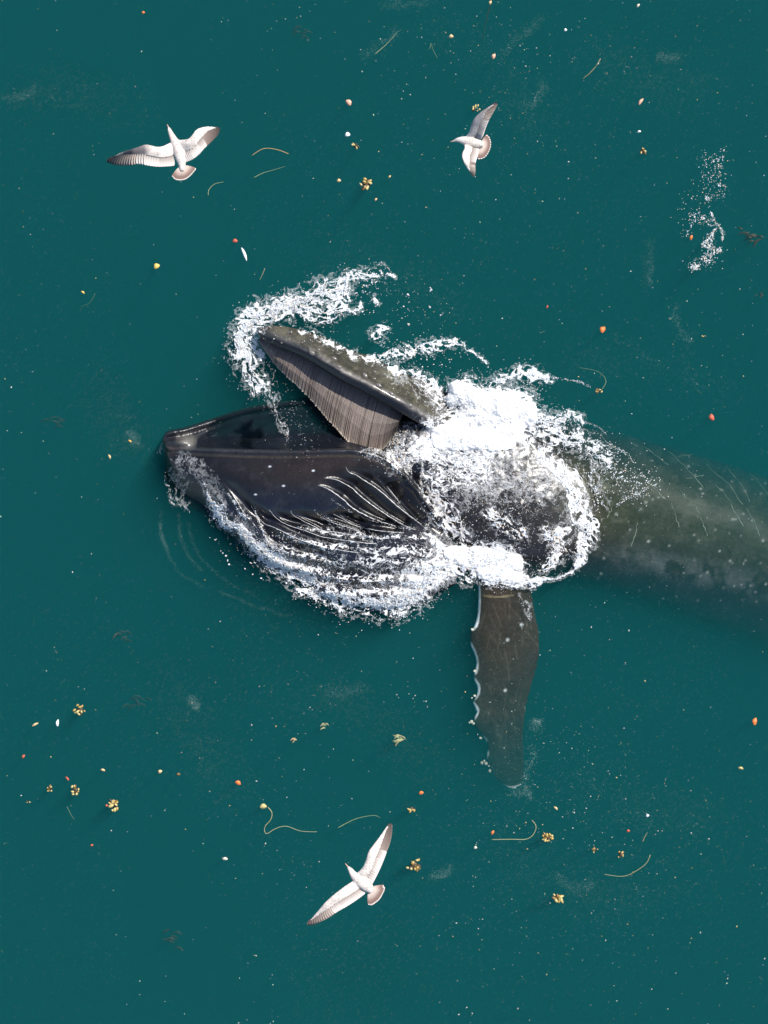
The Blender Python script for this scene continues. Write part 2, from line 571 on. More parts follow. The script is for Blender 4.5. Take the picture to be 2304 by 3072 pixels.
# the crease under the upper lip, ripples of skin elsewhere
disp += 0.010 * (fbm(px, 60, 5) - 0.5)
neck = np.exp(-((px[:, 0] - 1530) / 150) ** 4 - ((px[:, 1] - 1470) / 170) ** 4)
disp += neck * .05 * (fbm(px, 22, 77, 4) - .5)
co = co + no * disp[:, None]
body_me.vertices.foreach_set("co", co.astype(np.float32).ravel())
body_me.update()
no = mesh_no(body_me)
px = to_px(co)

# skin colours (pigment, plus some painted shade and sky sheen)
c = np.tile(np.array([0.036, 0.037, 0.046]), (len(co), 1))
def paint(mask, rgb):
    global c
    mask = np.clip(mask, 0, 1)[:, None]
    c = c * (1 - mask) + np.array(rgb) * mask
def soft(d, r0, r1):
    return np.clip((r1 - d) / (r1 - r0), 0, 1)
big = fbm(px, 140, 3, 4); fine = fbm(px, 26, 9, 4)
# flank and back: slate with brown bloom and pale scuffs
tor = np.clip((px[:, 0] - 1540) / 120, 0, 1)
paint(tor * soft(np.abs(px[:, 1] - (1480 + (px[:, 0] - 1750) * .18)), 60, 220), (0.074, 0.082, 0.052))
paint(tor * np.clip((fine - .52) * 4, 0, .4), (0.13, 0.135, 0.11))
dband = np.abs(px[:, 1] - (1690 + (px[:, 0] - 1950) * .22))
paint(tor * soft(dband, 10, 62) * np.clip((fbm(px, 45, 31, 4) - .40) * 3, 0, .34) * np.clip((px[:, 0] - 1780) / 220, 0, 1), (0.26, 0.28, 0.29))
paint(tor * np.clip((px[:, 1] - 1690 - (px[:, 0] - 1950) * .22) / 60, 0, .85), (0.030, 0.034, 0.046))  # shade of the lower flank painted into the skin colour
RIPPLES = [D((380, 160), (470, 190), (520, 240)), D((530, 310), (610, 350), (690, 410)), D((770, 320), (850, 380), (950, 460)),
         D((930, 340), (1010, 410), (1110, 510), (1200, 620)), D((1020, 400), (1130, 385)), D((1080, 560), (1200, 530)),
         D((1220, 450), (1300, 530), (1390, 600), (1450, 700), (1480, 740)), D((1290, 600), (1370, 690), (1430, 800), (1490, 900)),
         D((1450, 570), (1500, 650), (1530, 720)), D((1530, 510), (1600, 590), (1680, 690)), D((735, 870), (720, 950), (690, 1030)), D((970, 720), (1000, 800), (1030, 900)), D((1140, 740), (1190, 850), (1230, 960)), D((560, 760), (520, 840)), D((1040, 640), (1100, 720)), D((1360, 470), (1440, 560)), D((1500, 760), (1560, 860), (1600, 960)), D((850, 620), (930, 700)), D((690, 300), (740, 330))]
for k in range(90):
    q = np.array([rng.uniform(1750, 2300), rng.uniform(1380, 1850)])
    m = soft(np.hypot(px[:, 0] - q[0], px[:, 1] - q[1]), 1.5, rng.uniform(3.5, 7)) * tor
    paint(m * rng.uniform(.3, .8), (0.40, 0.43, 0.40))
# upper jaw: olive brown top, paler crest, black lip
ros = in_poly(px, [(760, 1010), (760, 940), (1000, 960), (1420, 1180), (1420, 1330), (1180, 1245), (900, 1110)]) & (co[:, 2] > -0.2)
dl = np.full(len(co), -500.0); tl = np.zeros(len(co))
dl[ros], tl[ros] = seg_dist(px[ros], resample(LIP, 40))
paint(ros * np.clip((-dl - 26) / 12, 0, 1), (0.098, 0.085, 0.064))
paint(ros * np.clip(1 - np.abs(-dl - 30) / 13, 0, 1) * np.clip(tl * 3, .1, 1) * np.clip((fine - .30) * 2.6, .1, 1), (0.36, 0.33, 0.30))
paint(ros * np.clip((fine - .55) * 5, 0, .6) * np.clip((-dl - 34) / 10, 0, 1), (0.18, 0.165, 0.11))
paint(ros * soft(-dl, 12, 24) * (dl < 3), (0.018, 0.017, 0.020))
# lower jaw: brown bloom below the rim, the sky's blue sheen painted in towards the belly
paint(jaw_zone * soft(np.abs(px[:, 1] - 1400), 10, 90) * np.clip((px[:, 0] - 620) / 250, 0, 1), (0.070, 0.050, 0.044))
paint(jaw_zone * np.clip((px[:, 1] - 1450) / 90, 0, .8) * soft(px[:, 0], 1000, 1250), (0.036, 0.050, 0.098))
paint(jaw_zone * np.clip((fine - .56) * 4, 0, .35), (0.085, 0.085, 0.095))
paint(np.clip(GROOVE * 1.6 - .2, 0, .95), (0.012, 0.012, 0.018))  # shade inside the grooves painted near black
rim = np.full(len(co), 99.0)
rim[jaw_zone] = seg_dist(px[jaw_zone], resample(np.array([j[0] for j in JAW]) * 1.38878, 40))[0]
paint(soft(np.abs(rim + 3), 2, 6) * (co[:, 2] > .15) * jaw_zone * .8, (0.15, 0.12, 0.09))
tip = np.hypot(px[:, 0] - 560, (px[:, 1] - 1325) * 1.3)
paint(soft(tip, 12, 40) * (co[:, 2] > .1) * .9, (0.21, 0.20, 0.18))
paint(soft(np.hypot(px[:, 0] - 510, (px[:, 1] - 1352) * 1.5), 10, 34) * (co[:, 2] > .05) * .8, (0.09, 0.055, 0.045))
for q in B((940, 483), (775, 567), (620, 615), (700, 460)):
    paint(soft(np.hypot((px[:, 0] - q[0]) * .6, px[:, 1] - q[1]), 1.5, 4) * jaw_zone, (0.55, 0.6, 0.66))
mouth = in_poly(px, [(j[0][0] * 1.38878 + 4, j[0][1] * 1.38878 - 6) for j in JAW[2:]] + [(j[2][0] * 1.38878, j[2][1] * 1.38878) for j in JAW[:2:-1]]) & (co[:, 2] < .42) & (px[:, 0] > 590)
paint(mouth * .92, (0.014, 0.018, 0.030))  # dark mouth tissue, with the upper jaw's shadow painted in
# flipper: brown with scratches, white front edge
flp = (px[:, 1] > 1745) & in_poly(px, FL_L + FL_R[::-1]) | (px[:, 1] > 1800) & (np.abs(px[:, 0] - 1500) < 130) & (co[:, 2] > -1.2)
paint(flp.astype(float), (0.076, 0.057, 0.043))
paint(flp * np.clip((fine - .5) * 4, 0, .5), (0.085, 0.072, 0.060))
fi = np.nonzero(flp)[0]
for k in range(70):
    x0, y0 = rng.uniform(1430, 1620), rng.uniform(1780, 2250)
    a = rng.uniform(.7, 1.9); l = rng.uniform(20, 90)
    d, t = seg_dist(px[fi], [(x0, y0), (x0 + math.cos(a) * l, y0 + math.sin(a) * l)])
    m = np.zeros(len(co)); m[fi] = soft(np.abs(d), .2, 3.2) * rng.uniform(.08, .34)
    paint(m, (0.24, 0.21, 0.16))
WHITE = [(E((512, 300), (515, 450), (505, 560), (490, 630), (455, 662)), 6), (E((438, 780), (478, 870), (494, 950), (482, 1015)), 8),
         (E((466, 1072), (502, 1130), (502, 1180), (478, 1222)), 9), (E((455, 1268), (495, 1330), (468, 1395)), 9), (E((520, 1548), (560, 1580)), 10),
         (E((545, 1610), (580, 1680), (560, 1735)), 8), (E((590, 1900), (680, 1940), (780, 1975), (880, 1950)), 6), (E((560, 380), (680, 388), (800, 376)), 3)]
for s, r in WHITE:
    d, t = seg_dist(px[fi], resample(s, 16))
    m = np.zeros(len(co)); m[fi] = soft(np.abs(d), r * .6, r * 1.15)
    paint(m * (.9 if r > 4 else .5), (0.74, 0.78, 0.76) if r > 4 else (0.4, 0.34, 0.2))
for q in E((755, 745), (735, 1165), (870, 620)):
    paint(soft(np.hypot(px[:, 0] - q[0], px[:, 1] - q[1]), 2, 7) * flp, (0.5, 0.55, 0.55))
neckm = np.exp(-((px[:, 0] - 1520) / 190) ** 4 - ((px[:, 1] - 1480) / 230) ** 4)
paint(neckm * .8, (0.045, 0.040, 0.036))
lum = c.mean(axis=1, keepdims=True)
c = c * np.interp(lum, [0, .08, .3, .6], [.36, .42, .7, 1.0])
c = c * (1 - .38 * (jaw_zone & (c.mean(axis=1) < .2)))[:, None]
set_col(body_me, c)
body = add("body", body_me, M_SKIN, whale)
BODY_BVH = BVHTree.FromPolygons([tuple(v) for v in co], [tuple(p.vertices) for p in body_me.polygons])

GX0, GY0, GST = 420, 900, 3
GNX, GNY = 640, 540
HGT = np.zeros((GNY, GNX))
for _j in range(GNY):
    for _i in range(GNX):
        _x, _y = (GX0 + _i * GST - 1152) * MPP, (1536 - GY0 - _j * GST) * MPP
        _hit = BODY_BVH.ray_cast(Vector((_x * 23 / 26, _y * 23 / 26, 3.0)), Vector((_x * 3 / 26, _y * 3 / 26, -3.0)).normalized(), 3.2)[0]
        if _hit is not None and _hit.z > 0:
            HGT[_j, _i] = _hit.z

def surf_many(p):
    """height of whatever lies uppermost (whale or sea) under photo pixels"""
    p = np.asarray(p, float)
    u = np.clip((p[:, 0] - GX0) / GST, 0, GNX - 1.001); v = np.clip((p[:, 1] - GY0) / GST, 0, GNY - 1.001)
    i, j = u.astype(int), v.astype(int)
    fu, fv = u - i, v - j
    h = (HGT[j, i] * (1 - fu) + HGT[j, i + 1] * fu) * (1 - fv) + (HGT[j + 1, i] * (1 - fu) + HGT[j + 1, i + 1] * fu) * fv
    out = (p[:, 0] < GX0) | (p[:, 0] > GX0 + GST * (GNX - 1)) | (p[:, 1] < GY0) | (p[:, 1] > GY0 + GST * (GNY - 1))
    return np.where(out, 0, h)

def surf(sx, sy):
    return float(surf_many([(sx, sy)])[0])

def W_many(p, z):
    k = MPP * (CAM_H - z) / CAM_H
    return np.stack([(p[:, 0] - 1152) * k, (1536 - p[:, 1]) * k, z], 1)

def deep(sx, sy):
    p = Vector(W(sx, sy, 3.0)); d = (Vector(W(sx, sy, 0.0)) - p).normalized()
    h = BODY_BVH.ray_cast(p, d, 9.0)[0]
    return h.z if h is not None else None

M_RIPPLE = flat_mat("ripple_light", (0.36, 0.43, 0.33), 0.7, 0.85, 9, 0.05)
def tube(pts, r0, r1, n=28, sides=6, bell=0.0):
    c_ = resample(pts, n)
    rings = []
    for i in range(n):
        d = Vector(c_[min(i + 1, n - 1)] - c_[max(i - 1, 0)]).normalized()
        s = d.cross(Vector((0, 0, 1))).normalized(); u_ = s.cross(d)
        r = r0 + (r1 - r0) * i / (n - 1) + bell * math.sin(math.pi * i / (n - 1)) * (.6 + .4 * math.sin(i * 1.7) * math.sin(i * .37))
        rings.append([tuple(Vector(c_[i]) + s * math.cos(a) * r + u_ * math.sin(a) * r) for a in np.linspace(0, 2 * math.pi, sides, endpoint=False)])
    return loft(np.array(rings))
for ln in RIPPLES:  # pale tubes laid on the skin imitate light rippling on the water surface
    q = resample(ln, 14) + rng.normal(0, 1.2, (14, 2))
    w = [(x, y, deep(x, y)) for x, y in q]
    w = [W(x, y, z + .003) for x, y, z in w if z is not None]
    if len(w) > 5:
        add("ripple_glint", new_mesh("ripple_glint", *tube(w, .003, .006, 30)), M_RIPPLE, whale)

# baleen: a gum ridge and one thin plate after another
LIPB = H((80, 225), (350, 340), (750, 530), (1100, 745), (1510, 950), (1690, 1050), (1860, 1150))
FRINGE = H((108, 318), (290, 575), (650, 925), (960, 1275), (1345, 1675), (1560, 1640), (1760, 1420))
NP = 165
tops = cr(LIPB, NP); ends = cr(FRINGE, NP)
baleen = None
gv, gf = [], []
plates = []
for i in range(NP):
    t = i / (NP - 1)
    zt = np.interp(t, [0, .1, .4, .8, 1], [0.16, 0.22, 0.31, 0.33, 0.30])
    ze = np.interp(t, [0, .1, .4, .8, 1], [0.08, 0.08, 0.10, 0.15, 0.13])
    top = W(*tops[i], zt); end = W(*(ends[i] + rng.normal(0, .9, 2) + 5 * (vnoise(np.array([[i * 1.0, 3.0]]), 4.0, 5)[0] - .5)), ze)
    mid = (top + end) / 2 + np.array([-0.02, -0.02, 0.05 + 0.06 * t])
    nxt = W(*tops[min(i + 1, NP - 1)], zt) - W(*tops[max(i - 1, 0)], zt)
    nxt = nxt / np.linalg.norm(nxt)
    inw = np.array([0.35, 0.55, -0.75]); inw /= np.linalg.norm(inw)
    cv = cr([top, mid, end], 41)[[0, 8, 16, 24, 32, 37, 40]]
    step = np.linalg.norm(W(*tops[min(i + 1, NP - 1)], zt) - W(*tops[max(i - 1, 0)], zt)) / (2 if 0 < i < NP - 1 else 1)
    hw = step * (0.47 if rng.random() > .07 else 0.34)
    off = rng.uniform(-.005, .005)
    v, f, col = [], [], []
    ptone = rng.uniform(.84, 1.12) * (1 if rng.random() > .1 else .6) * np.interp(t, [0, .8, .95, 1], [1, 1, .4, .3])
    for k, p in enumerate(cv):
        s = (0, .2, .4, .6, .8, .93, 1)[k]
        dep = 0.16 * (1 - s) + 0.03
        w = hw * (1 - .12 * s)
        q = p - inw * off
        v += [q - nxt * w, q + nxt * w, q + nxt * w + inw * dep, q - nxt * w + inw * dep]
        tone = rng.uniform(.8, 1.15) * ptone
        base = np.array([0.13, 0.108, 0.10]) * (1 - s) + np.array([0.235, 0.185, 0.155]) * s
        if k == 6:
            base = np.array([0.75, 0.63, 0.50])
        elif k == 5:
            base = base * .6 + np.array([0.5, 0.42, 0.34]) * .4
        col += [base * tone] * 4
    for k in range(6):
        a = k * 4
        for b in range(4):
            cc = (b + 1) % 4
            f.append((a + b, a + cc, a + 4 + cc, a + 4 + b))
    f += [(3, 2, 1, 0), (24, 25, 26, 27)]
    me = new_mesh("baleen_plate", v, f, False)
    set_col(me, np.array(col))
    plates.append(me)
    g0 = top + inw * .13; g1 = mid + inw * .12; g2 = (mid + end) / 2 + inw * .09
    gv += [g0, g1, g2, g0 + inw * .05, g1 + inw * .05, g2 + inw * .05]
    if i:
        a, b = (i - 1) * 6, i * 6
        for q0, q1 in ((0, 1), (1, 2), (2, 5), (5, 4), (4, 3), (3, 0)):
            gf.append((a + q0, a + q1, b + q1, b + q0))
gf += [(0, 1, 4, 3), (1, 2, 5, 4)]
k = (NP - 1) * 6
gf += [(k, k + 3, k + 4, k + 1), (k + 1, k + 4, k + 5, k + 2)]
baleen = add("baleen", new_mesh("baleen", gv, gf), M_GUM, whale)
for me in plates:
    add("baleen_plate", me, M_BALEEN, baleen)

# tubercles on the upper jaw, barnacles on the flipper
def blob(r, sq=0.6, seed=0, sub=2, rough=0.18):
    bm = bmesh.new()
    bmesh.ops.create_icosphere(bm, subdivisions=sub, radius=1.0)
    q = random.Random(seed)
    for v in bm.verts:
        v.co *= r * (1 + q.uniform(-rough, rough))
        v.co.z *= sq
    me = bpy.data.meshes.new("blob")
    bm.to_mesh(me); bm.free()
    me.polygons.foreach_set("use_smooth", np.ones(len(me.polygons), bool))
    return me
TUB = [blob(1.0, .6, s, 2, .16) for s in range(3)]
for me in TUB:
    me.name = "tubercle"
    me.materials.append(M_TUB)
tub_px = A((330, 425), (432, 430), (430, 465), (375, 483), (540, 525), (556, 546), (592, 525), (690, 580), (712, 625), (870, 680), (912, 695), (845, 715),
           (945, 740), (1025, 785), (1062, 772), (1135, 850), (930, 605), (930, 655), (785, 580), (600, 480), (500, 490),
           (310, 400), (345, 445), (1080, 730), (560, 480), (680, 530))
for n_, (sx, sy) in enumerate(tub_px):
    r = rng.uniform(.014, .030) if n_ not in (5, 7, 8, 9, 12, 13, 15) else rng.uniform(.036, .052)
    z = surf(sx, sy)
    o = add("tubercle", TUB[n_ % 3], None, whale, tuple(W(sx + rng.uniform(-3, 3), sy + rng.uniform(-4, 2), z + r * .05)))
    o.scale = (r * rng.uniform(1.1, 1.5), r * rng.uniform(.8, 1.1), r)
    o.rotation_euler = (0.15, 0, -0.5 + rng.uniform(-.3, .3))
BAR = [blob(1.0, .6, s + 10, 2, .22) for s in range(3)]
for me in BAR:
    me.name = "barnacle"; me.materials.append(M_BARN)
for (sx, sy), r in zip(E((455, 1425), (472, 1440), (440, 1432), (540, 1765), (575, 1772), (600, 1790), (560, 1750), (606, 1832), (615, 1600), (462, 660), (482, 1005), (482, 1210), (458, 1228), (530, 1560)),
                       (.034, .025, .022, .03, .034, .022, .022, .03, .02, .026, .028, .026, .016, .026)):
    o = add("barnacle", BAR[int(r * 1000) % 3], None, whale, tuple(W(sx, sy, fl_z(sy) - .03)))
    o.scale = (r, r, r)

# ------------------------------------------------------------------ gulls
def gull(name, label, conv, z0, spine, wings, tail, shade):
    """spine: (x, y, radius) from bill base to rump; wings: lead, trail, z profile; tail: base pair + rim points"""
    zz = z0
    sc = conv((0, 0), (1, 0)); unit = (sc[1][0] - sc[0][0]) * MPP * (CAM_H - z0) / CAM_H    # metres per sketch unit
    root_px = conv((spine[3][0], spine[3][1]))[0]
    root = bpy.data.objects.new(name, None); COL.objects.link(root)
    org = W(*root_px, z0)
    root.location = tuple(org)
    tag(root, label, "gull", "gulls gliding over the whale")
    def P(x, y, dz=0.0):
        q = conv((x, y))[0]
        return W(q[0], q[1], z0 + dz) - org
    parts = []
    # torso, neck and head
    cs = cr([(*P(x, y, dz), r * unit) for x, y, r, dz in spine], 40)
    rings = []
    for i in range(len(cs)):
        a = cs[max(i - 1, 0), :3]; b = cs[min(i + 1, len(cs) - 1), :3]
        d = Vector(b - a).normalized()
        s = Vector((0, 0, 1)).cross(d).normalized(); u = d.cross(s)
        rr = cs[i, 3]
        rings.append([tuple(Vector(cs[i, :3]) + s * (math.cos(t) * rr) + u * (math.sin(t) * rr * .85)) for t in np.linspace(0, 2 * math.pi, 16, endpoint=False)])
    parts.append(loft(np.array(rings)))
    feathers = []
    for lead, trail, zp in wings:
        L = resample(lead, 60); R = resample(trail, 60)
        zf = lambda u: np.interp(u, np.linspace(0, 1, len(zp)), zp)
        lp = lambda u: np.array([np.interp(u, np.linspace(0, 1, 60), L[:, k]) for k in (0, 1)])
        rp = lambda u: np.array([np.interp(u, np.linspace(0, 1, 60), R[:, k]) for k in (0, 1)])
        rings = []
        for u in np.linspace(0, .93, 30):
            l, r = lp(u), rp(u * .93 + .0)
            ch = np.interp(u, [0, .55, .7, .93], [.62, .55, .42, .25])
            th = np.interp(u, [0, .2, .6, .93], [.030, .024, .016, .007])
            def G(f, dz):
                q = l + f * (r - l)
                return P(q[0], q[1], zf(u) + dz)
            pts = [G(0, -th * .2), G(.12 * ch, th * .7), G(.4 * ch, th), G(.8 * ch, th * .5), G(ch, .002), G(.8 * ch, -th * .2), G(.3 * ch, -th * .4)]
            rings.append(cr(pts, 20, True))
        parts.append(loft(np.array(rings)))
        nf = 26
        for k in range(nf):
            u = (k + .5) / nf
            ub = u * .97 if u < .55 else .5335 + (u - .55) * .80
            t_ = rp(u); l = lp(ub); r0 = rp(ub)
            b_ = l + (r0 - l) * np.interp(u, [0, .5, .8, 1], [.5, .45, .28, .12])
            feathers.append((b_, t_, zf(ub) - .004, zf(u) - .008 - .0006 * k, u))
    me = voxel_union("body", parts, 0.0075, 3)
    co_ = mesh_co(me)
    n2 = fbm(co_[:, :2], .05, 4, 3)
    cc = np.tile(np.array([0.62, 0.565, 0.515]), (len(co_), 1)) * (0.62 + .62 * n2[:, None])
    bars = (np.abs(np.sin(co_[:, 0] * 95 + 3 * n2) * np.sin(co_[:, 1] * 105 + 4 * n2)) > .80)
    cc[bars] = cc[bars] * .62
    for (x, y, r, rgb, a) in shade:
        d = np.linalg.norm(co_[:, :2] - P(x, y)[:2], axis=1)
        m = soft(d, r * unit * .4, r * unit)[:, None] * a
        cc = cc * (1 - m) + np.array(rgb) * m
    set_col(me, cc)
    add("body", me, M_PLUME, root)
    # bill
    s0, s1 = spine[0], spine[1]
    tip = np.array(P(s0[0], s0[1], s0[3])); nb = np.array(P(s1[0], s1[1], s1[3]))
    ax = (tip - nb); ax /= np.linalg.norm(ax)
    side = np.cross([0, 0, 1], ax)
    w = s0[2] * unit
    rings = []
    for f_, k in ((-.02, 1.0), (.015, .8), (.035, .5), (.045, .15)):
        cpt = tip + ax * f_
        rings.append([cpt + side * math.cos(t) * w * k + np.array([0, 0, 1]) * math.sin(t) * w * k * .9 for t in np.linspace(0, 2 * math.pi, 8, endpoint=False)])
    v, f = loft(np.array(rings))
    add("bill", new_mesh("bill", v, f), M_BILL, root)
    # flight feathers, one by one
    def feather(nm, b_, t_, zb, zt, wid, base_rgb, tip_rgb, edge_rgb):
        t_ = np.asarray(b_) + (np.asarray(t_) - np.asarray(b_)) * 1.06
        p0, p1 = P(b_[0], b_[1], zb), P(t_[0], t_[1], zt)
        ax = p1 - p0; ln = np.linalg.norm(ax); ax = ax / ln
        sd = np.cross([0, 0, 1], ax); sd /= np.linalg.norm(sd)
        v, f, cl = [], [], []
        prof = [(0, .55), (.35, .95), (.7, 1.0), (.9, .9), (1.0, .55)]
        for s, w in prof:
            c0 = p0 + ax * ln * s
            rgb = np.array(base_rgb) * (1 - s) + np.array(tip_rgb) * s
            e = np.array(edge_rgb) * (.35 + .65 * s) + rgb * (.65 - .65 * s)
            for q, rr in ((-1, e), (0, rgb), (1, rgb * .8)):
                v.append(c0 + sd * q * wid * w + np.array([0, 0, .003 * (1 - abs(q)) - .002 * q])); cl.append(rr)
        n = len(v)
        v += [p - np.array([0, 0, .002]) for p in v]; cl += cl[:]
        for k in range(len(prof) - 1):
            for q in (0, 1):
                a = k * 3 + q
                f.append((a, a + 1, a + 4, a + 3)); f.append((n + a, n + a + 3, n + a + 4, n + a + 1))
        m_ = new_mesh(nm, v, f)
        set_col(m_, np.array(cl))
        add(nm, m_, M_FEATHER, root)
    for b_, t_, zb, zt, u in feathers:
        if u > .55:
            g = np.interp(u, [.55, .75, 1], [0, .5, 1])
            base = (0.24 * (1 - g) + .08 * g, 0.19 * (1 - g) + .06 * g, 0.165 * (1 - g) + .058 * g)
            tp = (0.17 * (1 - g) + .025 * g, 0.13 * (1 - g) + .018 * g, 0.11 * (1 - g) + .02 * g)
            ed = (0.66 * (1 - g) + .20 * g, 0.58 * (1 - g) + .15 * g, 0.50 * (1 - g) + .13 * g)
            feather("primary_feather", b_, t_, zb, zt, .022, base, tp, ed)
        else:
            feather("secondary_feather", b_, t_, zb, zt, .026, (0.17, .135, .12), (0.62, .57, .53), (0.6, .55, .5))
    (bx, by), rim = tail
    rimc = resample(rim, 13)
    for k in range(13):
        e = rimc[k]; b_ = np.array((bx, by)) + (e - np.array((bx, by))) * .12
        feather("tail_feather", b_, e, -.006 - .001 * k, -.014 - .0012 * k, .021, (0.5, .42, .37), (0.34, .25, .21), (0.5, .42, .37))
        m_ = COL.objects[-1]
    return root

def tail_edge_white(root):
    for ch in root.children:
        if ch.name.startswith("tail_feather"):
            at = ch.data.color_attributes["col"]
            n = len(at.data) // 2
            for k in range(len(at.data)):
                row = (k % n) // 3
                if row == 4:
                    at.data[k].color = (0.72, 0.66, 0.60, 1)
                elif row == 3:
                    at.data[k].color = (0.15, 0.095, 0.08, 1)
                elif row == 2:
                    at.data[k].color = (0.20, 0.135, 0.115, 1)

G1 = zc(290, 340, 4.1475); G2 = zc(1320, 280, 7.541); G3 = zc(900, 2440, 5.184)
g1 = gull("gull", "pale juvenile gull flying up with one wing dark, top of the three on its side of the whale's snout", G1, 10.5,
     [(893, 175, 11, .0), (905, 205, 24, .01), (920, 245, 30, .015), (960, 330, 48, .01), (1010, 430, 66, .0), (1040, 530, 70, .0), (1060, 630, 50, -.005), (1062, 720, 22, -.01)],
     [([(930, 355), (830, 405), (760, 415), (690, 400), (600, 387), (490, 425), (370, 460), (250, 510), (120, 582)],
       [(960, 640), (900, 650), (760, 655), (640, 640), (540, 622), (430, 637), (330, 640), (210, 625), (118, 590)], [0.0, .06, .06, -.04, -.26, -.50]),
      ([(1000, 325), (1070, 327), (1140, 315), (1190, 265), (1240, 202), (1320, 168), (1400, 162), (1480, 170), (1530, 186)],
       [(1110, 600), (1160, 580), (1200, 560), (1270, 500), (1320, 440), (1390, 375), (1450, 320), (1505, 262), (1532, 196)], [0.0, .05, .07, .03, -.05, -.14])],
     ((1060, 650), [(953, 785), (985, 815), (1040, 822), (1100, 812), (1160, 770), (1222, 697)]),
     [(940, 290, 60, (.55, .42, .36), .6), (960, 460, 90, (.55, .46, .42), .35), (420, 480, 260, (.085, .075, .085), .92), (560, 470, 150, (.2, .17, .17), .7), (700, 560, 110, (.4, .35, .33), .5)])  # dark spots on the outer left wing paint its shade into the plumage
g2 = gull("gull", "banking gull with a fanned barred tail and one grey shaded wing beside yellow weed", G2, 6.0,
     [(300, 1080, 16, .0), (345, 1068, 34, .0), (400, 1055, 52, .01), (500, 1060, 82, .01), (640, 1090, 118, .0), (780, 1130, 122, .0), (900, 1150, 90, .0), (980, 1170, 50, -.005)],
     [([(560, 1000), (650, 880), (690, 760), (730, 640), (805, 530), (930, 412), (1050, 332), (1180, 262), (1290, 215)],
       [(880, 1060), (960, 960), (1010, 820), (1060, 690), (1118, 565), (1165, 480), (1210, 400), (1258, 305), (1292, 222)], [0.0, .12, .22, .30, .36, .40]),
      ([(540, 1130), (552, 1230), (512, 1330), (490, 1412), (510, 1490), (560, 1610), (620, 1710), (700, 1800), (762, 1862)],
       [(870, 1260), (850, 1390), (832, 1440), (802, 1540), (792, 1620), (794, 1700), (796, 1760), (788, 1820), (776, 1866)], [0.0, .10, .20, .24, .20, .12])],
     ((900, 1190), [(1060, 958), (1108, 1010), (1138, 1120), (1122, 1250), (1052, 1388), (965, 1458), (882, 1472)]),
     [(420, 1060, 150, (.45, .42, .42), .5), (760, 700, 300, (.28, .26, .27), .75), (930, 430, 220, (.10, .08, .085), .8), (560, 1500, 160, (.5, .42, .36), .4)])  # grey patch on the raised wing paints its shade into the plumage
g3 = gull("gull", "pale gull gliding with both long wings lit, below the whale near a curled kelp stalk", G3, 10.8,
     [(742, 828, 14, .0), (765, 858, 32, .0), (790, 890, 42, .01), (840, 965, 62, .01), (920, 1030, 92, .0), (1010, 1100, 98, .0), (1080, 1170, 74, .0), (1120, 1220, 40, -.005)],
     [([(880, 930), (970, 840), (1020, 730), (1060, 602), (1112, 522), (1220, 382), (1290, 282), (1350, 205), (1416, 150)],
       [(1120, 1090), (1190, 960), (1250, 830), (1310, 682), (1360, 545), (1388, 470), (1412, 370), (1425, 270), (1424, 158)], [0.0, .05, .07, .05, .02, -.03]),
      ([(820, 1050), (710, 1122), (600, 1202), (490, 1290), (380, 1392), (300, 1490), (230, 1570), (170, 1645), (108, 1722)],
       [(1010, 1240), (860, 1350), (720, 1440), (580, 1522), (450, 1612), (370, 1655), (290, 1690), (200, 1718), (113, 1736)], [0.0, .05, .07, .05, .01, -.04])],
     ((1080, 1170), [(1290, 1138), (1304, 1180), (1240, 1312), (1180, 1370), (1120, 1410), (1082, 1408)]),
     [(840, 985, 70, (.48, .40, .38), .6), (500, 1350, 130, (.52, .45, .41), .4), (1140, 480, 120, (.55, .48, .43), .3), (950, 1130, 90, (.6, .54, .5), .4)])
for g in (g1, g2, g3):
    tail_edge_white(g)
g1["label"] = "pale gull flying up the picture with one dark outer wing, alone above the whale's snout"

# ------------------------------------------------------------------ foam and spray
OCT = np.array([(1, 0, 0), (-1, 0, 0), (0, 1, 0), (0, -1, 0), (0, 0, 1), (0, 0, -1)], float)
OCF = np.array([(0, 2, 4), (2, 1, 4), (1, 3, 4), (3, 0, 4), (2, 0, 5), (1, 2, 5), (3, 1, 5), (0, 3, 5)])
def drops_mesh(name, pts, rad, mats, which, stretch=None):
    """one mesh of many small drops"""
    n = len(pts)
    a = rng.uniform(0, 2 * math.pi, n); t = rng.uniform(-.35, .35, n)
    ca, sa, ct, st = np.cos(a), np.sin(a), np.cos(t), np.sin(t)
    s = np.ones((n, 3)) if stretch is None else stretch
    v = OCT[None] * (rad[:, None] * s)[:, None, :]
    x, y, z = v[..., 0], v[..., 1], v[..., 2]
    y, z = y * ct[:, None] - z * st[:, None], y * st[:, None] + z * ct[:, None]
    x, y = x * ca[:, None] - y * sa[:, None], x * sa[:, None] + y * ca[:, None]
    v = np.stack([x, y, z], -1) + pts[:, None, :]
    f = (OCF[None] + (np.arange(n) * 6)[:, None, None]).reshape(-1, 3)
    me = bpy.data.meshes.new(name)
    me.vertices.add(n * 6); me.vertices.foreach_set("co", v.astype(np.float32).ravel())
    me.loops.add(n * 24); me.loops.foreach_set("vertex_index", f.astype(np.int32).ravel())
    me.polygons.add(n * 8)
    me.polygons.foreach_set("loop_start", np.arange(0, n * 24, 3, dtype=np.int32))
    me.polygons.foreach_set("material_index", np.repeat(which, 8).astype(np.int32))
    me.polygons.foreach_set("use_smooth", np.ones(n * 8, bool))
    for m in mats:
        me.materials.append(m)
    me.update(calc_edges=True)
    return me

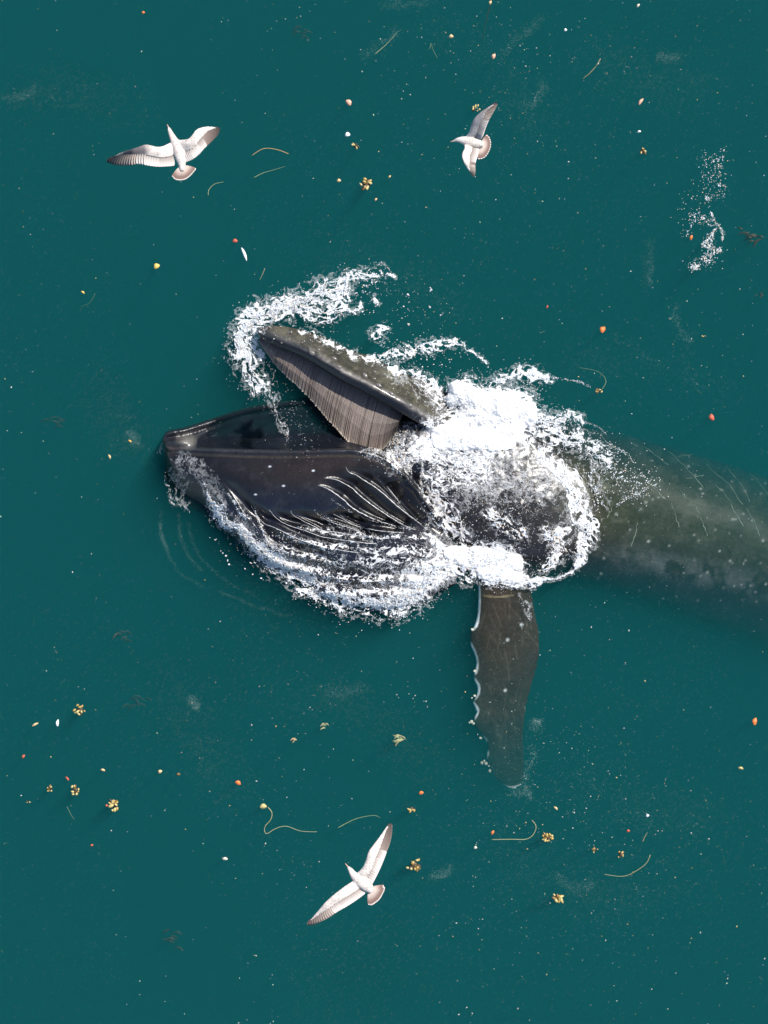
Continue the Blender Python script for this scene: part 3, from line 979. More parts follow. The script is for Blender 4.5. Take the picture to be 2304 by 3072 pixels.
FILMS = []
THIN = []
def warp(p):
    """wander of the water that keeps foam edges ragged"""
    return np.stack([fbm(p, 38, 901, 3) - .5, fbm(p, 38, 902, 3) - .5], 1) * 34 + np.stack([fbm(p, 11, 903, 2) - .5, fbm(p, 11, 904, 2) - .5], 1) * 9
def lace_field(p, size, seed, ang):
    """how much foam gathers here: threads drawn out along the flow"""
    ca, sa = math.cos(ang), math.sin(ang)
    r = np.stack([(p[:, 0] * ca + p[:, 1] * sa) * .5, -p[:, 0] * sa + p[:, 1] * ca], 1)
    return 0.42 * fbm(r, 30, seed, 3) + 0.58 * ridge(r, size, seed + 5)
class Foam:
    def __init__(self):
        self.p, self.r = [], []
        self.s = []
    def stroke(self, pts, rad, dens, n, size=(.006, .014), lift=.03, lace=26, seed=1, edge=.9, flat=1.0, film=True, ang_free=False):
        """scatter n tries along a polyline; lace noise opens holes where dens < 1"""
        pts = np.array(pts, float)
        rad = np.array(rad, float) if np.ndim(rad) else np.full(len(pts), float(rad))
        k = 30 * len(pts)
        cvs = cr(np.c_[pts, rad], k) if len(pts) > 2 else np.stack([np.interp(np.linspace(0, 1, k), [0, 1], np.c_[pts, rad][:, j]) for j in range(3)], 1)
        seg = np.r_[0, np.linalg.norm(np.diff(cvs[:, :2], axis=0), axis=1)]
        wgt = (seg + 1e-3) * np.maximum(cvs[:, 2], 1)
        cdf = np.cumsum(wgt); cdf /= cdf[-1]
        i = np.searchsorted(cdf, rng.random(n))
        i = np.clip(i, 0, k - 1)
        q = np.sqrt(rng.random(n)) * 1.3; a = rng.uniform(0, 2 * math.pi, n)
        p = cvs[i, :2] + (np.stack([np.cos(a), np.sin(a)], 1) * q[:, None]) * cvs[i, 2:3]
        # ragged edges and lace
        far = rng.random(n) < .07
        q = np.where(far, q * rng.uniform(1, 1.9, n), q)
        p = cvs[i, :2] + (np.stack([np.cos(a), np.sin(a)], 1) * q[:, None]) * cvs[i, 2:3]
        ang = math.atan2(pts[-1][1] - pts[0][1], pts[-1][0] - pts[0][0])
        if rad.max() > 34 and ang_free:
            ang = 0.4
        nz = lace_field(p, min(lace * .5, 11), seed + 2, ang)
        thr = (1 - dens * .95) * .95 + .36 * edge / .9 * q ** 2.0 + .02
        keep = (rng.random(n) < np.clip((nz - thr) / .14, 0, 1) * .62 + dens * .05 * (q < 1.2)) | (far & (rng.random(n) < .4))
        p, q = p[keep] + warp(p[keep]) * min(1.0, max(0.0, (rad.max() - 4) / 10)), np.minimum(q[keep], 1)
        if not len(p):
            return
        z = surf_many(p)
        up = np.abs(rng.normal(0, 1, len(p))) * lift * (1 - .7 * q) + .004
        r = (size[0] + (size[1] - size[0]) * rng.random(len(p)) ** 2) * (0.75 + 0.5 * (1 - q))
        if film and dens >= .58 and rad.max() > 9:
            self.sheet(pts, rad * 1.02, dens * .95, min(lace * .5, 11), seed + 2, ang=ang)
        if film and rad.max() > 9 and dens > .45:
            self.sheet(pts, rad * 1.25 + 3, min(dens + .12, 1.0), min(lace * .5, 11), seed + 2, .004, THIN, ang)
        self.p.append(W_many(p, z + up)); self.r.append(r)
        self.s.append(np.full(len(p), flat))
    def sheet(self, pts, rad, dens, lace=14, seed=1, z=.006, into=None, ang=0.0):
        """thin film of joined bubbles with holes torn in it"""
        pts = np.array(pts, float); rad = np.array(rad, float)
        cv = cr(np.c_[pts, rad], 30 * len(pts)) if len(pts) > 2 else np.stack([np.interp(np.linspace(0, 1, 30), [0, 1], np.c_[pts, rad][:, k]) for k in range(3)], 1)
        lo = (cv[:, :2] - cv[:, 2:3] * 1.3).min(0); hi = (cv[:, :2] + cv[:, 2:3] * 1.3).max(0)
        st = 1.6
        nx, ny = int((hi[0] - lo[0]) / st) + 2, int((hi[1] - lo[1]) / st) + 2
        gx, gy = np.meshgrid(lo[0] + np.arange(nx) * st, lo[1] + np.arange(ny) * st)
        g = np.c_[gx.ravel(), gy.ravel()]
        q = np.full(len(g), 9.0)
        for x, y, r in cv:
            q = np.minimum(q, ((g[:, 0] - x) ** 2 + (g[:, 1] - y) ** 2) / r ** 2)
        q = np.sqrt(q)
        nz = lace_field(g, lace, seed, ang)
        ok = (nz > (1 - dens) * .95 + .36 * q ** 2.0 + .07).reshape(ny, nx)
        g = g + warp(g)
        hs = surf_many(g)
        v = W_many(g, hs + np.where((hs <= 0) & (into is not None), -.035, z) + .014 * (fbm(g, 7, seed + 9, 2) - .4))
        ids = np.arange(nx * ny).reshape(ny, nx)
        k = ok[:-1, :-1] & ok[1:, :-1] & ok[:-1, 1:] & ok[1:, 1:]
        fc = np.stack([ids[1:, :-1][k], ids[1:, 1:][k], ids[:-1, 1:][k], ids[:-1, :-1][k]], 1)
        used = np.unique(fc)
        if len(used):
            m = np.full(nx * ny, -1); m[used] = np.arange(len(used))
            (FILMS if into is None else into).append((v[used], m[fc]))
    def build(self, name, label, warm=.08, cool=.1):
        p = np.concatenate(self.p); r = np.concatenate(self.r); fl = np.concatenate(self.s)
        u = rng.random(len(p))
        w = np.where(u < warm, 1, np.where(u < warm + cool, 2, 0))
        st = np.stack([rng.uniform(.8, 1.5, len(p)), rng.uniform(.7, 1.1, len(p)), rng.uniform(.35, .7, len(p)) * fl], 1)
        me = drops_mesh(name, p, r, [M_FOAM, M_SPARKLE_W, M_SPARKLE_C], w, st)
        o = add(name, me)
        tag(o, label, None, kind="stuff")
        for bag, nm, mt in ((FILMS, "foam_film", M_FOAM), (THIN, "bubble_film", M_THIN)):
            if not bag:
                continue
            v, fc, k = [], [], 0
            for a, b in bag:
                v.append(a); fc.append(b + k); k += len(a)
            bag.clear()
            me = new_mesh(nm, np.concatenate(v), np.concatenate(fc))
            ch = add(nm, me, mt, o); ch["kind"] = "stuff"
        return o

S = 1.0
f = Foam()   # splash thrown up by the tip of the upper jaw
f.stroke(A((205, 420), (185, 365), (255, 310), (380, 268), (480, 235), (600, 195), (690, 165), (760, 130)), [24, 34, 30, 30, 32, 32, 26, 20], .86, 12000, lift=.06, seed=2)
f.stroke(A((420, 300), (520, 300), (620, 320), (700, 290), (760, 210)), [32, 40, 36, 30, 26], .62, 5000, lift=.04, seed=3)
f.stroke(A((740, 125), (800, 100), (880, 80), (950, 68), (1055, 95)), [18, 22, 22, 13, 5], .66, 2600, seed=4)
f.stroke(A((760, 180), (860, 160), (930, 120)), [36, 40, 24], .42, 1800, seed=6)
f.stroke(A((160, 400), (140, 500), (180, 600), (220, 690), (255, 745)), [28, 38, 36, 34, 28], .72, 12000, size=(.005, .010), seed=7)
f.stroke(A((230, 720), (320, 800), (345, 890), (375, 960), (410, 1030)), [24, 17, 13, 11, 8], .54, 3600, (.004, .009), seed=8)
f.stroke(A((300, 520), (330, 680), (420, 800), (480, 1000), (540, 1120)), [22, 38, 46, 48, 46], .36, 6000, size=(.003, .0065), seed=9)
f.stroke(A((230, 470), (250, 560)), [14, 12], .8, 700, seed=10)
f.stroke(A((895, 430), (950, 440), (1000, 365)), [9, 16, 8], .66, 500, seed=11)
f.stroke(A((950, 440), (975, 500)), [8, 5], .6, 150, seed=12)
f.stroke(A((830, 260), (1000, 280), (1200, 200), (1270, 320), (1100, 390)), [30, 50, 40, 40, 50], .16, 2400, size=(.005, .010), seed=13)
f.stroke(A((755, 280), (800, 300), (845, 270)), [10, 12, 10], .7, 300, seed=14)
f.stroke(A((930, 240), (940, 255)), [10, 9], .8, 120, seed=15)
f.stroke(A((1245, 165), (1262, 185)), [3, 4], 1, 30, (.010, .02), seed=16)
for x, y in ((770, 285), (725, 305), (940, 250), (1115, 200), (1088, 270), (1310, 318), (1120, 375), (700, 200), (905, 130), (1062, 250), (1240, 272), (850, 300)):
    f.stroke(A((x, y), (x + 6, y + 5)), [3, 3], 1, 10, (.009, .016), seed=20 + x)
f.build("splash_foam", "white splash curling round the tip of the whale's upper jaw")

f = Foam()   # foam along the waterline of the upper jaw and the curl behind it
f.stroke(A((470, 415), (560, 440), (620, 470), (700, 500), (800, 545), (900, 585)), [8, 10, 14, 13, 12, 10], .60, 2400, (.005, .011), seed=31)
f.stroke(A((900, 580), (1000, 625), (1100, 655), (1200, 690), (1290, 760), (1300, 840)), [12, 16, 18, 20, 22, 18], .62, 3000, seed=32)
f.stroke(A((1100, 700), (1190, 730), (1260, 790), (1290, 860)), [24, 34, 30, 26], .50, 2600, (.005, .010), seed=33)
f.stroke(A((880, 562), (1000, 552), (1100, 542), (1200, 512), (1350, 486), (1450, 512), (1540, 560), (1595, 622)), [8, 15, 18, 20, 14, 9, 5, 3], .72, 4200, seed=34)
f.stroke(A((1000, 590), (1150, 600), (1300, 560), (1420, 560)), [24, 34, 30, 20], .30, 1800, seed=35)
f.stroke(A((480, 420), (700, 470), (850, 560)), [26, 26, 16], .22, 700, (.004, .008), seed=36)
f.build("jaw_foam", "thin lacy foam along the waterline of the upper jaw", .12, .08)

f = Foam()   # the great white burst behind the head
MOUNDS = []
def mound(fo, pts, rad, n, seed, lift):
    """a heaped white core with loose bubbles over it"""
    pts = np.array(pts, float); rad = np.array(rad, float)
    cv = cr(np.c_[pts, rad], 60) if len(pts) > 2 else np.stack([np.interp(np.linspace(0, 1, 30), [0, 1], np.c_[pts, rad][:, k]) for k in range(3)], 1)
    lo = (cv[:, :2] - cv[:, 2:3] * 1.5).min(0); hi = (cv[:, :2] + cv[:, 2:3] * 1.5).max(0)
    st = 2.0
    nx, ny = int((hi[0] - lo[0]) / st) + 2, int((hi[1] - lo[1]) / st) + 2
    gx, gy = np.meshgrid(lo[0] + np.arange(nx) * st, lo[1] + np.arange(ny) * st)
    g = np.c_[gx.ravel(), gy.ravel()]
    prof = np.full(len(g), -3.0)
    for x, y, r in cv:
        prof = np.maximum(prof, 1 - ((g[:, 0] - x) ** 2 + (g[:, 1] - y) ** 2) / r ** 2)
    nz_ = fbm(g, 34, seed, 4); n3 = fbm(g, 9, seed + 3, 3)
    e = np.maximum(prof, -3) + .9 * (nz_ - .5) + .45 * (n3 - .5)
    h = surf_many(g) + .01 + np.clip(e, 0, 2) ** .6 * lift * .85 * (.6 + .8 * nz_) + (n3 - .5) * .022 * np.clip(e * 3, 0, 1)
    v = W_many(g, h)
    ok = (e > .12).reshape(ny, nx)
    ids = np.arange(nx * ny).reshape(ny, nx)
    q = ok[:-1, :-1] & ok[1:, :-1] & ok[:-1, 1:] & ok[1:, 1:]
    fc = np.stack([ids[1:, :-1][q], ids[1:, 1:][q], ids[:-1, 1:][q], ids[:-1, :-1][q]], 1)
    used = np.unique(fc)
    if len(used):
        m = np.full(nx * ny, -1); m[used] = np.arange(len(used))
        MOUNDS.append(new_mesh("foam_heap", v[used], m[fc]))
    fo.stroke(pts, rad * .95, 1.0, n * 2, (.006, .014), lift * 1.3, 24, seed + 1, .5)
    fo.stroke(pts, rad * 1.25, .62, n * 2, (.004, .010), lift * .6, 18, seed + 2, .8)
def heap_children(parent):
    for me in MOUNDS:
        o = add("foam_heap", me, M_FOAM, parent)
        o["kind"] = "stuff"
    MOUNDS.clear()
mound(f, C((495, 150), (620, 235), (760, 310), (880, 290)), [22, 55, 72, 40], 3200, 41, .16)
mound(f, C((430, 430), (600, 390), (760, 400)), [45, 68, 56], 3000, 43, .13)
mound(f, C((500, 180), (470, 230)), [26, 18], 500, 45, .1)
f.stroke(C((370, 520), (500, 530), (640, 540)), [38, 48, 40], .80, 7000, seed=47)
f.stroke(C((290, 460), (400, 430), (330, 340)), [30, 34, 22], .72, 3200, seed=48)
f.stroke(C((190, 570), (260, 530), (310, 500)), [22, 28, 26], .72, 2200, seed=49)
f.stroke(C((110, 440), (150, 520), (220, 560)), [20, 24, 22], .50, 1400, seed=50)
f.stroke(C((60, 380), (180, 400), (270, 430)), [14, 24, 20], .40, 1100, seed=51)
f.stroke(C((900, 440), (985, 510), (1060, 575), (1120, 645), (1150, 735), (1180, 850), (1230, 925), (1200, 1010), (1170, 1130)), [22, 24, 24, 26, 30, 34, 26, 20, 14], .80, 12000, seed=52)
f.stroke(C((940, 520), (1010, 580), (1070, 640), (1110, 720)), [10, 14, 14, 12], .9, 2000, seed=520)
f.stroke(C((930, 330), (1010, 360), (1060, 330), (1130, 300)), [34, 38, 28, 16], .62, 4200, seed=53)
f.stroke(C((1000, 420), (1150, 440), (1260, 490), (1330, 560)), [34, 40, 38, 34], .60, 6500, seed=54)
f.stroke(C((1130, 300), (1190, 340), (1210, 360)), [16, 12, 6], .6, 600, seed=55)
f.stroke(C((1210, 345), (1280, 370), (1325, 410)), [3, 3, 2], .9, 200, (.004, .007), seed=56)
f.stroke(C((1330, 460), (1410, 500), (1470, 560)), [5, 6, 4], .8, 260, (.005, .009), seed=57)
f.stroke(C((1300, 600), (1420, 640), (1560, 690)), [46, 54, 40], .46, 4200, (.006, .015), .02, 12, 58, .5, film=False)
f.stroke(C((1370, 815), (1450, 760), (1520, 725), (1600, 690)), [6, 9, 9, 6], .62, 900, (.005, .011), .01, 14, 59, film=False)
f.stroke(C((1240, 560), (1260, 700), (1280, 800)), [34, 30, 26], .5, 2600, seed=60)
f.stroke(C((1190, 1145), (1110, 1172), (1050, 1195), (990, 1218), (900, 1232)), [4, 4, 3, 6, 12], .9, 700, (.005, .010), seed=61)
f.stroke(C((680, 170), (760, 102), (850, 80), (940, 75), (1020, 100)), [14, 18, 18, 15, 7], .82, 3000, seed=62)
f.stroke(C((1020, 100), (1100, 108), (1180, 120), (1238, 150)), [5, 4, 4, 3], .8, 380, (.005, .009), seed=63)
f.stroke(C((730, 190), (840, 170), (960, 170)), [36, 44, 30], .42, 3200, (.005, .011), seed=64)
heap_children(f.build("burst_foam", "great white burst of foam breaking behind the whale's head", .05, .06))

f = Foam()   # sheet of bubbling water over the whale's neck
for k, (n, dn) in enumerate(((16000, .52), (14000, .50), (12000, .46))):
    f.stroke(C((600, 640), (760, 650), (900, 680), (960, 720)), [70, 95, 88, 58], dn, n, (.003, .0065), .006, 9 + 5 * k, 71 + k, .45)
f.stroke(C((420, 640), (520, 640), (620, 600)), [46, 62, 56], .66, 9000, (.004, .009), .01, 14, 73)
f.stroke(C((560, 760), (640, 720), (760, 700)), [40, 50, 46], .52, 6000, (.003, .007), .008, 12, 731)
f.stroke(C((350, 660), (400, 800), (470, 910), (540, 960)), [26, 40, 40, 28], .64, 7000, seed=74)
f.stroke(C((180, 420), (120, 480), (60, 470)), [26, 30, 24], .52, 2600, seed=741)
f.stroke(A((870, 1050), (960, 1000), (1060, 980), (1160, 960)), [16, 24, 24, 20], .50, 2600, (.004, .009), seed=743)
f.stroke(A((860, 1110), (930, 1120), (1020, 1080)), [14, 22, 24], .56, 2200, (.004, .010), seed=744)
f.stroke(C((240, 470), (160, 560), (240, 620)), [30, 34, 20], .60, 3600, seed=742)
f.stroke(C((700, 850), (770, 920), (850, 960)), [26, 36, 30], .58, 3400, seed=75)
f.stroke(C((560, 800), (680, 820), (800, 850), (950, 860)), [44, 56, 50, 40], .34, 4200, (.004, .009), seed=76)
f.stroke(C((985, 950), (1040, 1000), (1080, 940)), [18, 24, 20], .66, 2000, seed=77)
f.stroke(C((1090, 960), (1060, 1060), (990, 1150)), [26, 26, 20], .62, 2600, seed=78)
f.stroke(C((560, 900), (680, 960), (800, 1000), (900, 1060)), [34, 36, 36, 30], .28, 2200, (.004, .009), seed=79)
f.stroke(C((310, 560), (300, 680), (315, 740)), [5, 4, 4], .9, 500, (.005, .009), seed=80)
f.build("neck_foam", "sparkling sheet of bubbly water over the whale's neck", .22, .10)

f = Foam()   # wash between throat and flipper
mound(f, C((470, 1065), (600, 1092), (720, 1095), (820, 1115)), [24, 36, 36, 26], 2600, 81, .08)
mound(f, C((650, 1165), (740, 1180), (830, 1205)), [26, 30, 18], 1300, 83, .06)
f.stroke(C((330, 950), (390, 1000), (440, 1060)), [10, 14, 18], .86, 1600, seed=85)
f.stroke(C((450, 1130), (520, 1160), (570, 1170)), [34, 38, 22], .78, 3600, seed=86)
f.stroke(C((820, 1190), (900, 1215), (990, 1216)), [18, 14, 7], .85, 1300, seed=87)
f.stroke(E((880, 290), (890, 400), (915, 490), (925, 570)), [9, 9, 11, 9], .55, 600, (.004, .009), .01, seed=88)
f.stroke(E((860, 590), (885, 660)), [8, 7], .45, 200, (.004, .008), .01, seed=89)
f.stroke(E((940, 300), (950, 400)), [6, 4], .5, 150, (.004, .008), .01, seed=90)
f.stroke(C((860, 1130), (940, 1180)), [18, 14], .4, 500, (.004, .009), seed=91)
heap_children(f.build("flipper_foam", "bright white wash where the flipper leaves the water"))

GLINT_LINES = []
f = Foam()   # wash streaming off the throat
f.stroke(B((375, 680), (440, 745), (520, 805), (600, 870), (680, 950), (760, 1010)), [11, 17, 21, 24, 27, 30], .84, 9000, lift=.04, seed=101)
f.stroke(B((760, 1010), (850, 1065), (950, 1125), (1080, 1180), (1200, 1205), (1350, 1215), (1450, 1200), (1560, 1110), (1630, 1050)), [28, 34, 38, 40, 40, 42, 44, 44, 40], .76, 20000, lift=.05, seed=102)
f.stroke(B((1400, 1180), (1480, 1130), (1560, 1080), (1640, 1000)), [34, 40, 40, 34], .88, 6000, lift=.06, seed=103)
for k, (ln, r, n) in enumerate((
        (B((860, 780), (950, 812), (1080, 830), (1250, 850), (1450, 850), (1600, 870)), [5, 8, 10, 12, 13, 14], 2600),
        (B((760, 840), (900, 880), (1080, 900), (1300, 915), (1600, 930)), [8, 13, 15, 16, 16], 4200),
        (B((720, 880), (850, 940), (1050, 975), (1300, 990), (1600, 990)), [10, 16, 19, 20, 20], 5200),
        (B((720, 940), (850, 1010), (1050, 1060), (1300, 1075), (1580, 1060)), [14, 22, 24, 26, 26], 6500),
        (B((940, 700), (1000, 745), (1100, 790), (1250, 815)), [3, 5, 7, 8], 900),
        (B((1040, 640), (1130, 700), (1230, 745), (1380, 790), (1500, 800)), [2, 3, 4, 5, 6], 800))):
    f.stroke(ln, r, .585, int(n * 1.7), (.0035, .007), .008, 13, 110 + k)
# foam-white tubes stand in for wet highlights along the folds
for n_, (ln, amt) in enumerate(PLEATS[:9]):
    q_ = resample(ln, 34)
    q_ = q_ + rng.normal(0, .35, q_.shape)
    GLINT_LINES.append(new_mesh("foam_glint_line", *tube(list(W_many(q_, surf_many(q_) + .004)), .0012, .0022, 60, 6, .0085 if n_ < 3 else .0045)))
f.stroke(J((600, 800), (650, 900), (700, 1020), (760, 1100)), [5, 8, 12, 14], .62, 900, seed=140)
f.stroke(J((900, 900), (950, 1030), (1020, 1130), (1100, 1200)), [2, 4, 5, 10], .7, 500, seed=141)
f.stroke(K((740, 170), (790, 290), (840, 400), (900, 520), (950, 600)), [2, 4, 4, 5, 6], .8, 700, seed=142)
f.stroke(K((900, 420), (960, 500), (1100, 480), (1250, 520)), [10, 14, 16, 16], .4, 900, seed=143)
f.stroke(K((700, 600), (740, 660), (720, 720)), [12, 12, 8], .5, 500, seed=144)
for x, y in ((255, 480), (310, 510), (350, 570), (345, 605), (380, 625), (395, 660), (430, 690), (450, 740), (470, 785), (640, 830), (705, 765), (750, 770), (545, 850), (820, 940),
             (1110, 955), (1100, 990), (1240, 1135), (1250, 1165), (1285, 1120), (1440, 1160), (1540, 1240), (1425, 1262), (1630, 1240), (725, 890)):
    f.stroke(K((x, y), (x + 8, y + 8)), [2, 2], 1, 5, (.010, .018), .004, seed=150 + x)
f.stroke(K((300, 300), (450, 420), (560, 560), (700, 750)), [24, 34, 34, 30], .20, 900, (.004, .007), seed=151)
f.stroke(J((110, 640), (110, 790), (160, 820)), [3, 3, 4], .7, 120, (.004, .008), seed=152)
f.stroke(J((165, 880), (170, 960), (205, 1040), (330, 1070), (430, 1140)), [4, 6, 7, 4, 4], .62, 420, (.004, .009), seed=153)
f.sheet(J((330, 500), (290, 700), (280, 900), (330, 1020)), [34, 40, 36, 26], .74, 8, 157, .004, THIN, 1.7)
f.sheet(J((520, 560), (620, 720), (760, 900)), [26, 30, 28], .80, 8, 158, .004, THIN, 1.0)
f.sheet(J((250, 470), (420, 500), (560, 520)), [12, 16, 14], .80, 6, 159, .004, THIN, 1.7)
f.stroke(J((60, 270), (45, 350), (70, 430)), [5, 7, 6], .45, 260, (.004, .008), seed=154)
for x in (215, 262, 300, 352, 395, 430, 470, 505, 540):
    jx = rng.uniform(-12, 12)
    f.stroke(J((x + 45 + jx, 450 + rng.uniform(0, 40)), (x + 10, 560), (x - 25 - jx, 640 + rng.uniform(0, 120))), [1.0, 1.8, 1.2], .35, 60, (.0025, .0045), .003, 9, 160 + x)
tf = f.build("throat_foam", "wide white wash streaming off the whale's pleated throat", .10, .12)
for me in GLINT_LINES:
    o = add("foam_glint_line", me, M_FOAM, tf); o["kind"] = "stuff"

f = Foam()   # loose patch of glitter on the open water
for k, (ln, r, dn, n) in enumerate((
        (Q((740, 340), (770, 560), (790, 800), (800, 950)), [10, 12, 14, 14], .34, 900), (Q((1020, 400), (980, 620), (990, 760), (980, 900), (1010, 1080)), [12, 16, 18, 16, 14], .48, 1900),
        (Q((650, 900), (620, 1150), (500, 1300)), [12, 14, 14], .28, 700), (Q((530, 1360), (680, 1370), (800, 1390), (850, 1470)), [10, 14, 12, 9], .6, 1000),
        (Q((940, 1560), (870, 1680), (780, 1760), (830, 1850), (870, 1940)), [8, 11, 11, 14, 14], .74, 1900), (Q((610, 2060), (660, 2120)), [10, 10], .82, 500),
        (Q((700, 1980), (800, 2040), (880, 2050), (930, 2080)), [12, 14, 12, 8], .58, 1000), (Q((870, 1280), (920, 1420), (990, 1500), (1040, 1600), (1040, 1730)), [2, 3, 3, 3, 2], .9, 500),
        (Q((440, 1480), (540, 1500), (470, 1650), (440, 1720)), [12, 12, 8, 6], .34, 500), (Q((980, 1880), (1020, 1840)), [6, 5], .8, 160), (Q((840, 1000), (860, 1180)), [10, 8], .5, 400))):
    f.stroke(ln, np.array(r) * 1.25, dn * .82, int(n * 1.3), (.005, .013), .004, 7, 171 + k, .5, film=False)
f.build("glitter_foam", "loose streak of glittering foam bubbles on open water", .22, .14)

# ------------------------------------------------------------------ drifting specks (uncountable)
cand = np.c_[rng.uniform(-20, 2330, 26000), rng.uniform(-20, 3100, 26000)]
dn = 0.10 + 0.30 * (fbm(cand, 420, 61, 3) > .5) * fbm(cand, 160, 62, 3)
for (x, y, rx, ry, a) in ((1560, 250, 150, 260, .75), (1990, 2480, 260, 170, .8), (1700, 2350, 250, 160, .6), (1850, 220, 260, 160, .3), (1560, 2200, 110, 180, .5), (570, 2140, 120, 160, .3),
                          (980, 2100, 150, 130, .35), (2080, 850, 120, 160, .3), (2000, 1100, 280, 160, .2), (1200, 850, 200, 120, .3), (1650, 2700, 400, 200, .3), (1350, 300, 200, 300, .25)):
    dn += a * np.exp(-((cand[:, 0] - x) / rx) ** 2 - ((cand[:, 1] - y) / ry) ** 2)
dn *= np.where(cand[:, 0] < 620, .55, 1.0)
cand = cand[rng.random(len(cand)) < dn * .58]
zs = np.where(rng.random(len(cand)) < .35, .001, -rng.uniform(.02, .5, len(cand)))
hh = surf_many(cand)
pts = W_many(cand, np.where(hh > 0, hh + .003, zs))
rad = np.minimum(.013, .0028 + rng.exponential(.0026, len(pts)))
M_SP1 = flat_mat("speck_white", (0.50, 0.56, 0.54)); M_SP2 = flat_mat("speck_yellow", (0.62, 0.52, 0.22)); M_SP3 = flat_mat("speck_green", (0.42, 0.60, 0.42))
u = rng.random(len(pts))
sp = add("drifting_specks", drops_mesh("drifting_specks", pts, rad, [M_SP1, M_SP2, M_SP3], np.where(u < .62, 0, np.where(u < .80, 1, 2)), np.c_[rng.uniform(.8, 2.0, len(pts)), np.ones(len(pts)), np.full(len(pts), .7)]))
tag(sp, "tiny pale and yellow specks drifting all over the sea", None, kind="stuff")

# swirls of plankton and fine bubbles that pale the water in streaks, and ripple rings drawn in motes
def motes(lines, n, spread, zr, rad, seed):
    out = []
    for ln in lines:
        c_ = resample(ln, 60)
        k = rng.random(n) * 58.99
        i = k.astype(int); fr = (k - i)[:, None]
        p = c_[i] * (1 - fr) + c_[i + 1] * fr + rng.normal(0, 1, (n, 2)) * spread
        p = p + (np.stack([fbm(p, 70, seed, 3), fbm(p, 70, seed + 1, 3)], 1) - .5) * 50 * min(1, spread / 12)
        out.append(p)
    p = np.concatenate(out)
    return W_many(p, -rng.uniform(zr[0], zr[1], len(p))), rng.uniform(rad[0], rad[1], len(p))
sw = [motes([T2((820, 20), (950, 40), (1180, 5)), T2((680, 350), (780, 320), (920, 190)), T3((0, 330), (100, 240), (200, 170), (260, 80)), T3((150, 650), (220, 620), (240, 520)),
             T3((980, 350), (1060, 370), (1130, 370)), T5((920, 60), (910, 200), (900, 320)), T5((1080, 450), (1090, 540), (1200, 700)), T7((560, 360), (700, 370), (830, 340)),
             T7((1240, 1530), (1290, 1500), (1340, 1470)), T8((200, 260), (240, 230)), T8((330, 1190), (420, 1290), (560, 1260)), T8((160, 400), (200, 450), (120, 640)), T8((60, 690), (130, 680), (180, 720)),
             T6((1160, 400), (1210, 460)), T4((780, 1240), (850, 1270), (880, 1310)), (T1((40, 610), (170, 600), (240, 540)))], 420, 9, (.02, .35), (.0016, .0034), 5),
      motes([[(1300, 80), (1500, 200), (1620, 420)], [(1700, 2300), (1900, 2420), (2150, 2450)], [(1500, 2500), (1700, 2700), (2050, 2640)], [(500, 2050), (620, 2250), (700, 2400)],
             [(900, 2080), (1100, 2150), (1300, 2320)], [(1750, 150), (1950, 250), (2150, 240)], [(1000, 780), (1250, 850), (1400, 960)], [(1700, 1100), (1950, 1080), (2200, 1180)],
             [(40, 300), (200, 260), (420, 330)], [(300, 1150), (380, 1330), (420, 1300)]], 1500, 46, (.03, .6), (.0016, .0032), 8),
      motes([B((95, 700), (105, 850), (150, 960), (220, 1070), (330, 1130)), B((190, 720), (200, 840), (250, 950), (330, 1040)), B((240, 760), (270, 880), (350, 1000), (470, 1100), (620, 1180)),
             B((420, 1150), (600, 1230), (800, 1290)), J((40, 1300), (90, 1500), (160, 1650))], 330, 3.4, (.01, .06), (.0012, .0022), 11)]  # this set imitates the light on ripple rings beside the lower jaw
cd = np.c_[rng.uniform(-20, 2330, 90000), rng.uniform(-20, 3100, 90000)]
pr = np.clip((fbm(cd, 520, 301, 4) - .34) * 2.4, 0, 1) * (.45 + .55 * np.clip((cd[:, 1] - 900) / 1500, 0, 1)) * np.where(cd[:, 0] < 700, .6, 1)
cd = cd[rng.random(len(cd)) < pr]
sw.append((W_many(cd, -rng.uniform(.02, .45, len(cd))), rng.uniform(.0016, .0036, len(cd))))
mp = np.concatenate([a for a, b in sw]); mr_ = np.concatenate([b for a, b in sw])
M_MOTE = flat_mat("pale_mote", (0.46, 0.62, 0.56))
pl = add("plankton_and_ripples", drops_mesh("plankton_and_ripples", mp, mr_, [M_MOTE], np.zeros(len(mp), int)))
tag(pl, "faint pale swirls of plankton and fine bubbles and pale ripple rings in the sea", None, kind="stuff")

# ------------------------------------------------------------------ kelp, leaves and other flotsam
M_KB = flat_mat("kelp_bladder", (0.40, 0.27, 0.07), 0.35, 0.35, 60, 0.5)
M_KB2 = flat_mat("kelp_bladder_pale", (0.47, 0.38, 0.15), 0.35, 0.3, 60, 0.5)
M_KL = flat_mat("kelp_blade", (0.20, 0.12, 0.03), 0.4, 0.5, 50, 0.5)
M_KG = flat_mat("weed_green", (0.20, 0.28, 0.13), 0.45, 0.4, 50)
M_KD = flat_mat("weed_dark", (0.05, 0.035, 0.02), 0.5, 0.5, 50)
M_ST = flat_mat("weed_stalk", (0.33, 0.34, 0.17), 0.45, 0.3, 40)
M_ST2 = flat_mat("stalk_golden", (0.42, 0.30, 0.12), 0.45, 0.3, 40)
M_OR = flat_mat("leaf_orange", (0.72, 0.20, 0.05), 0.5, 0.5, 50)
M_RD = flat_mat("leaf_red", (0.55, 0.11, 0.06), 0.5, 0.5, 50)
M_TN = flat_mat("leaf_tan", (0.66, 0.46, 0.24), 0.5, 0.4, 50)
M_YL = flat_mat("leaf_yellow", (0.80, 0.50, 0.12), 0.5, 0.4, 50)
M_WH = flat_mat("white_flake", (0.80, 0.82, 0.84), 0.5, 0.15, 50)
M_PK = flat_mat("leaf_pinkish", (0.72, 0.40, 0.27), 0.5, 0.4, 50)

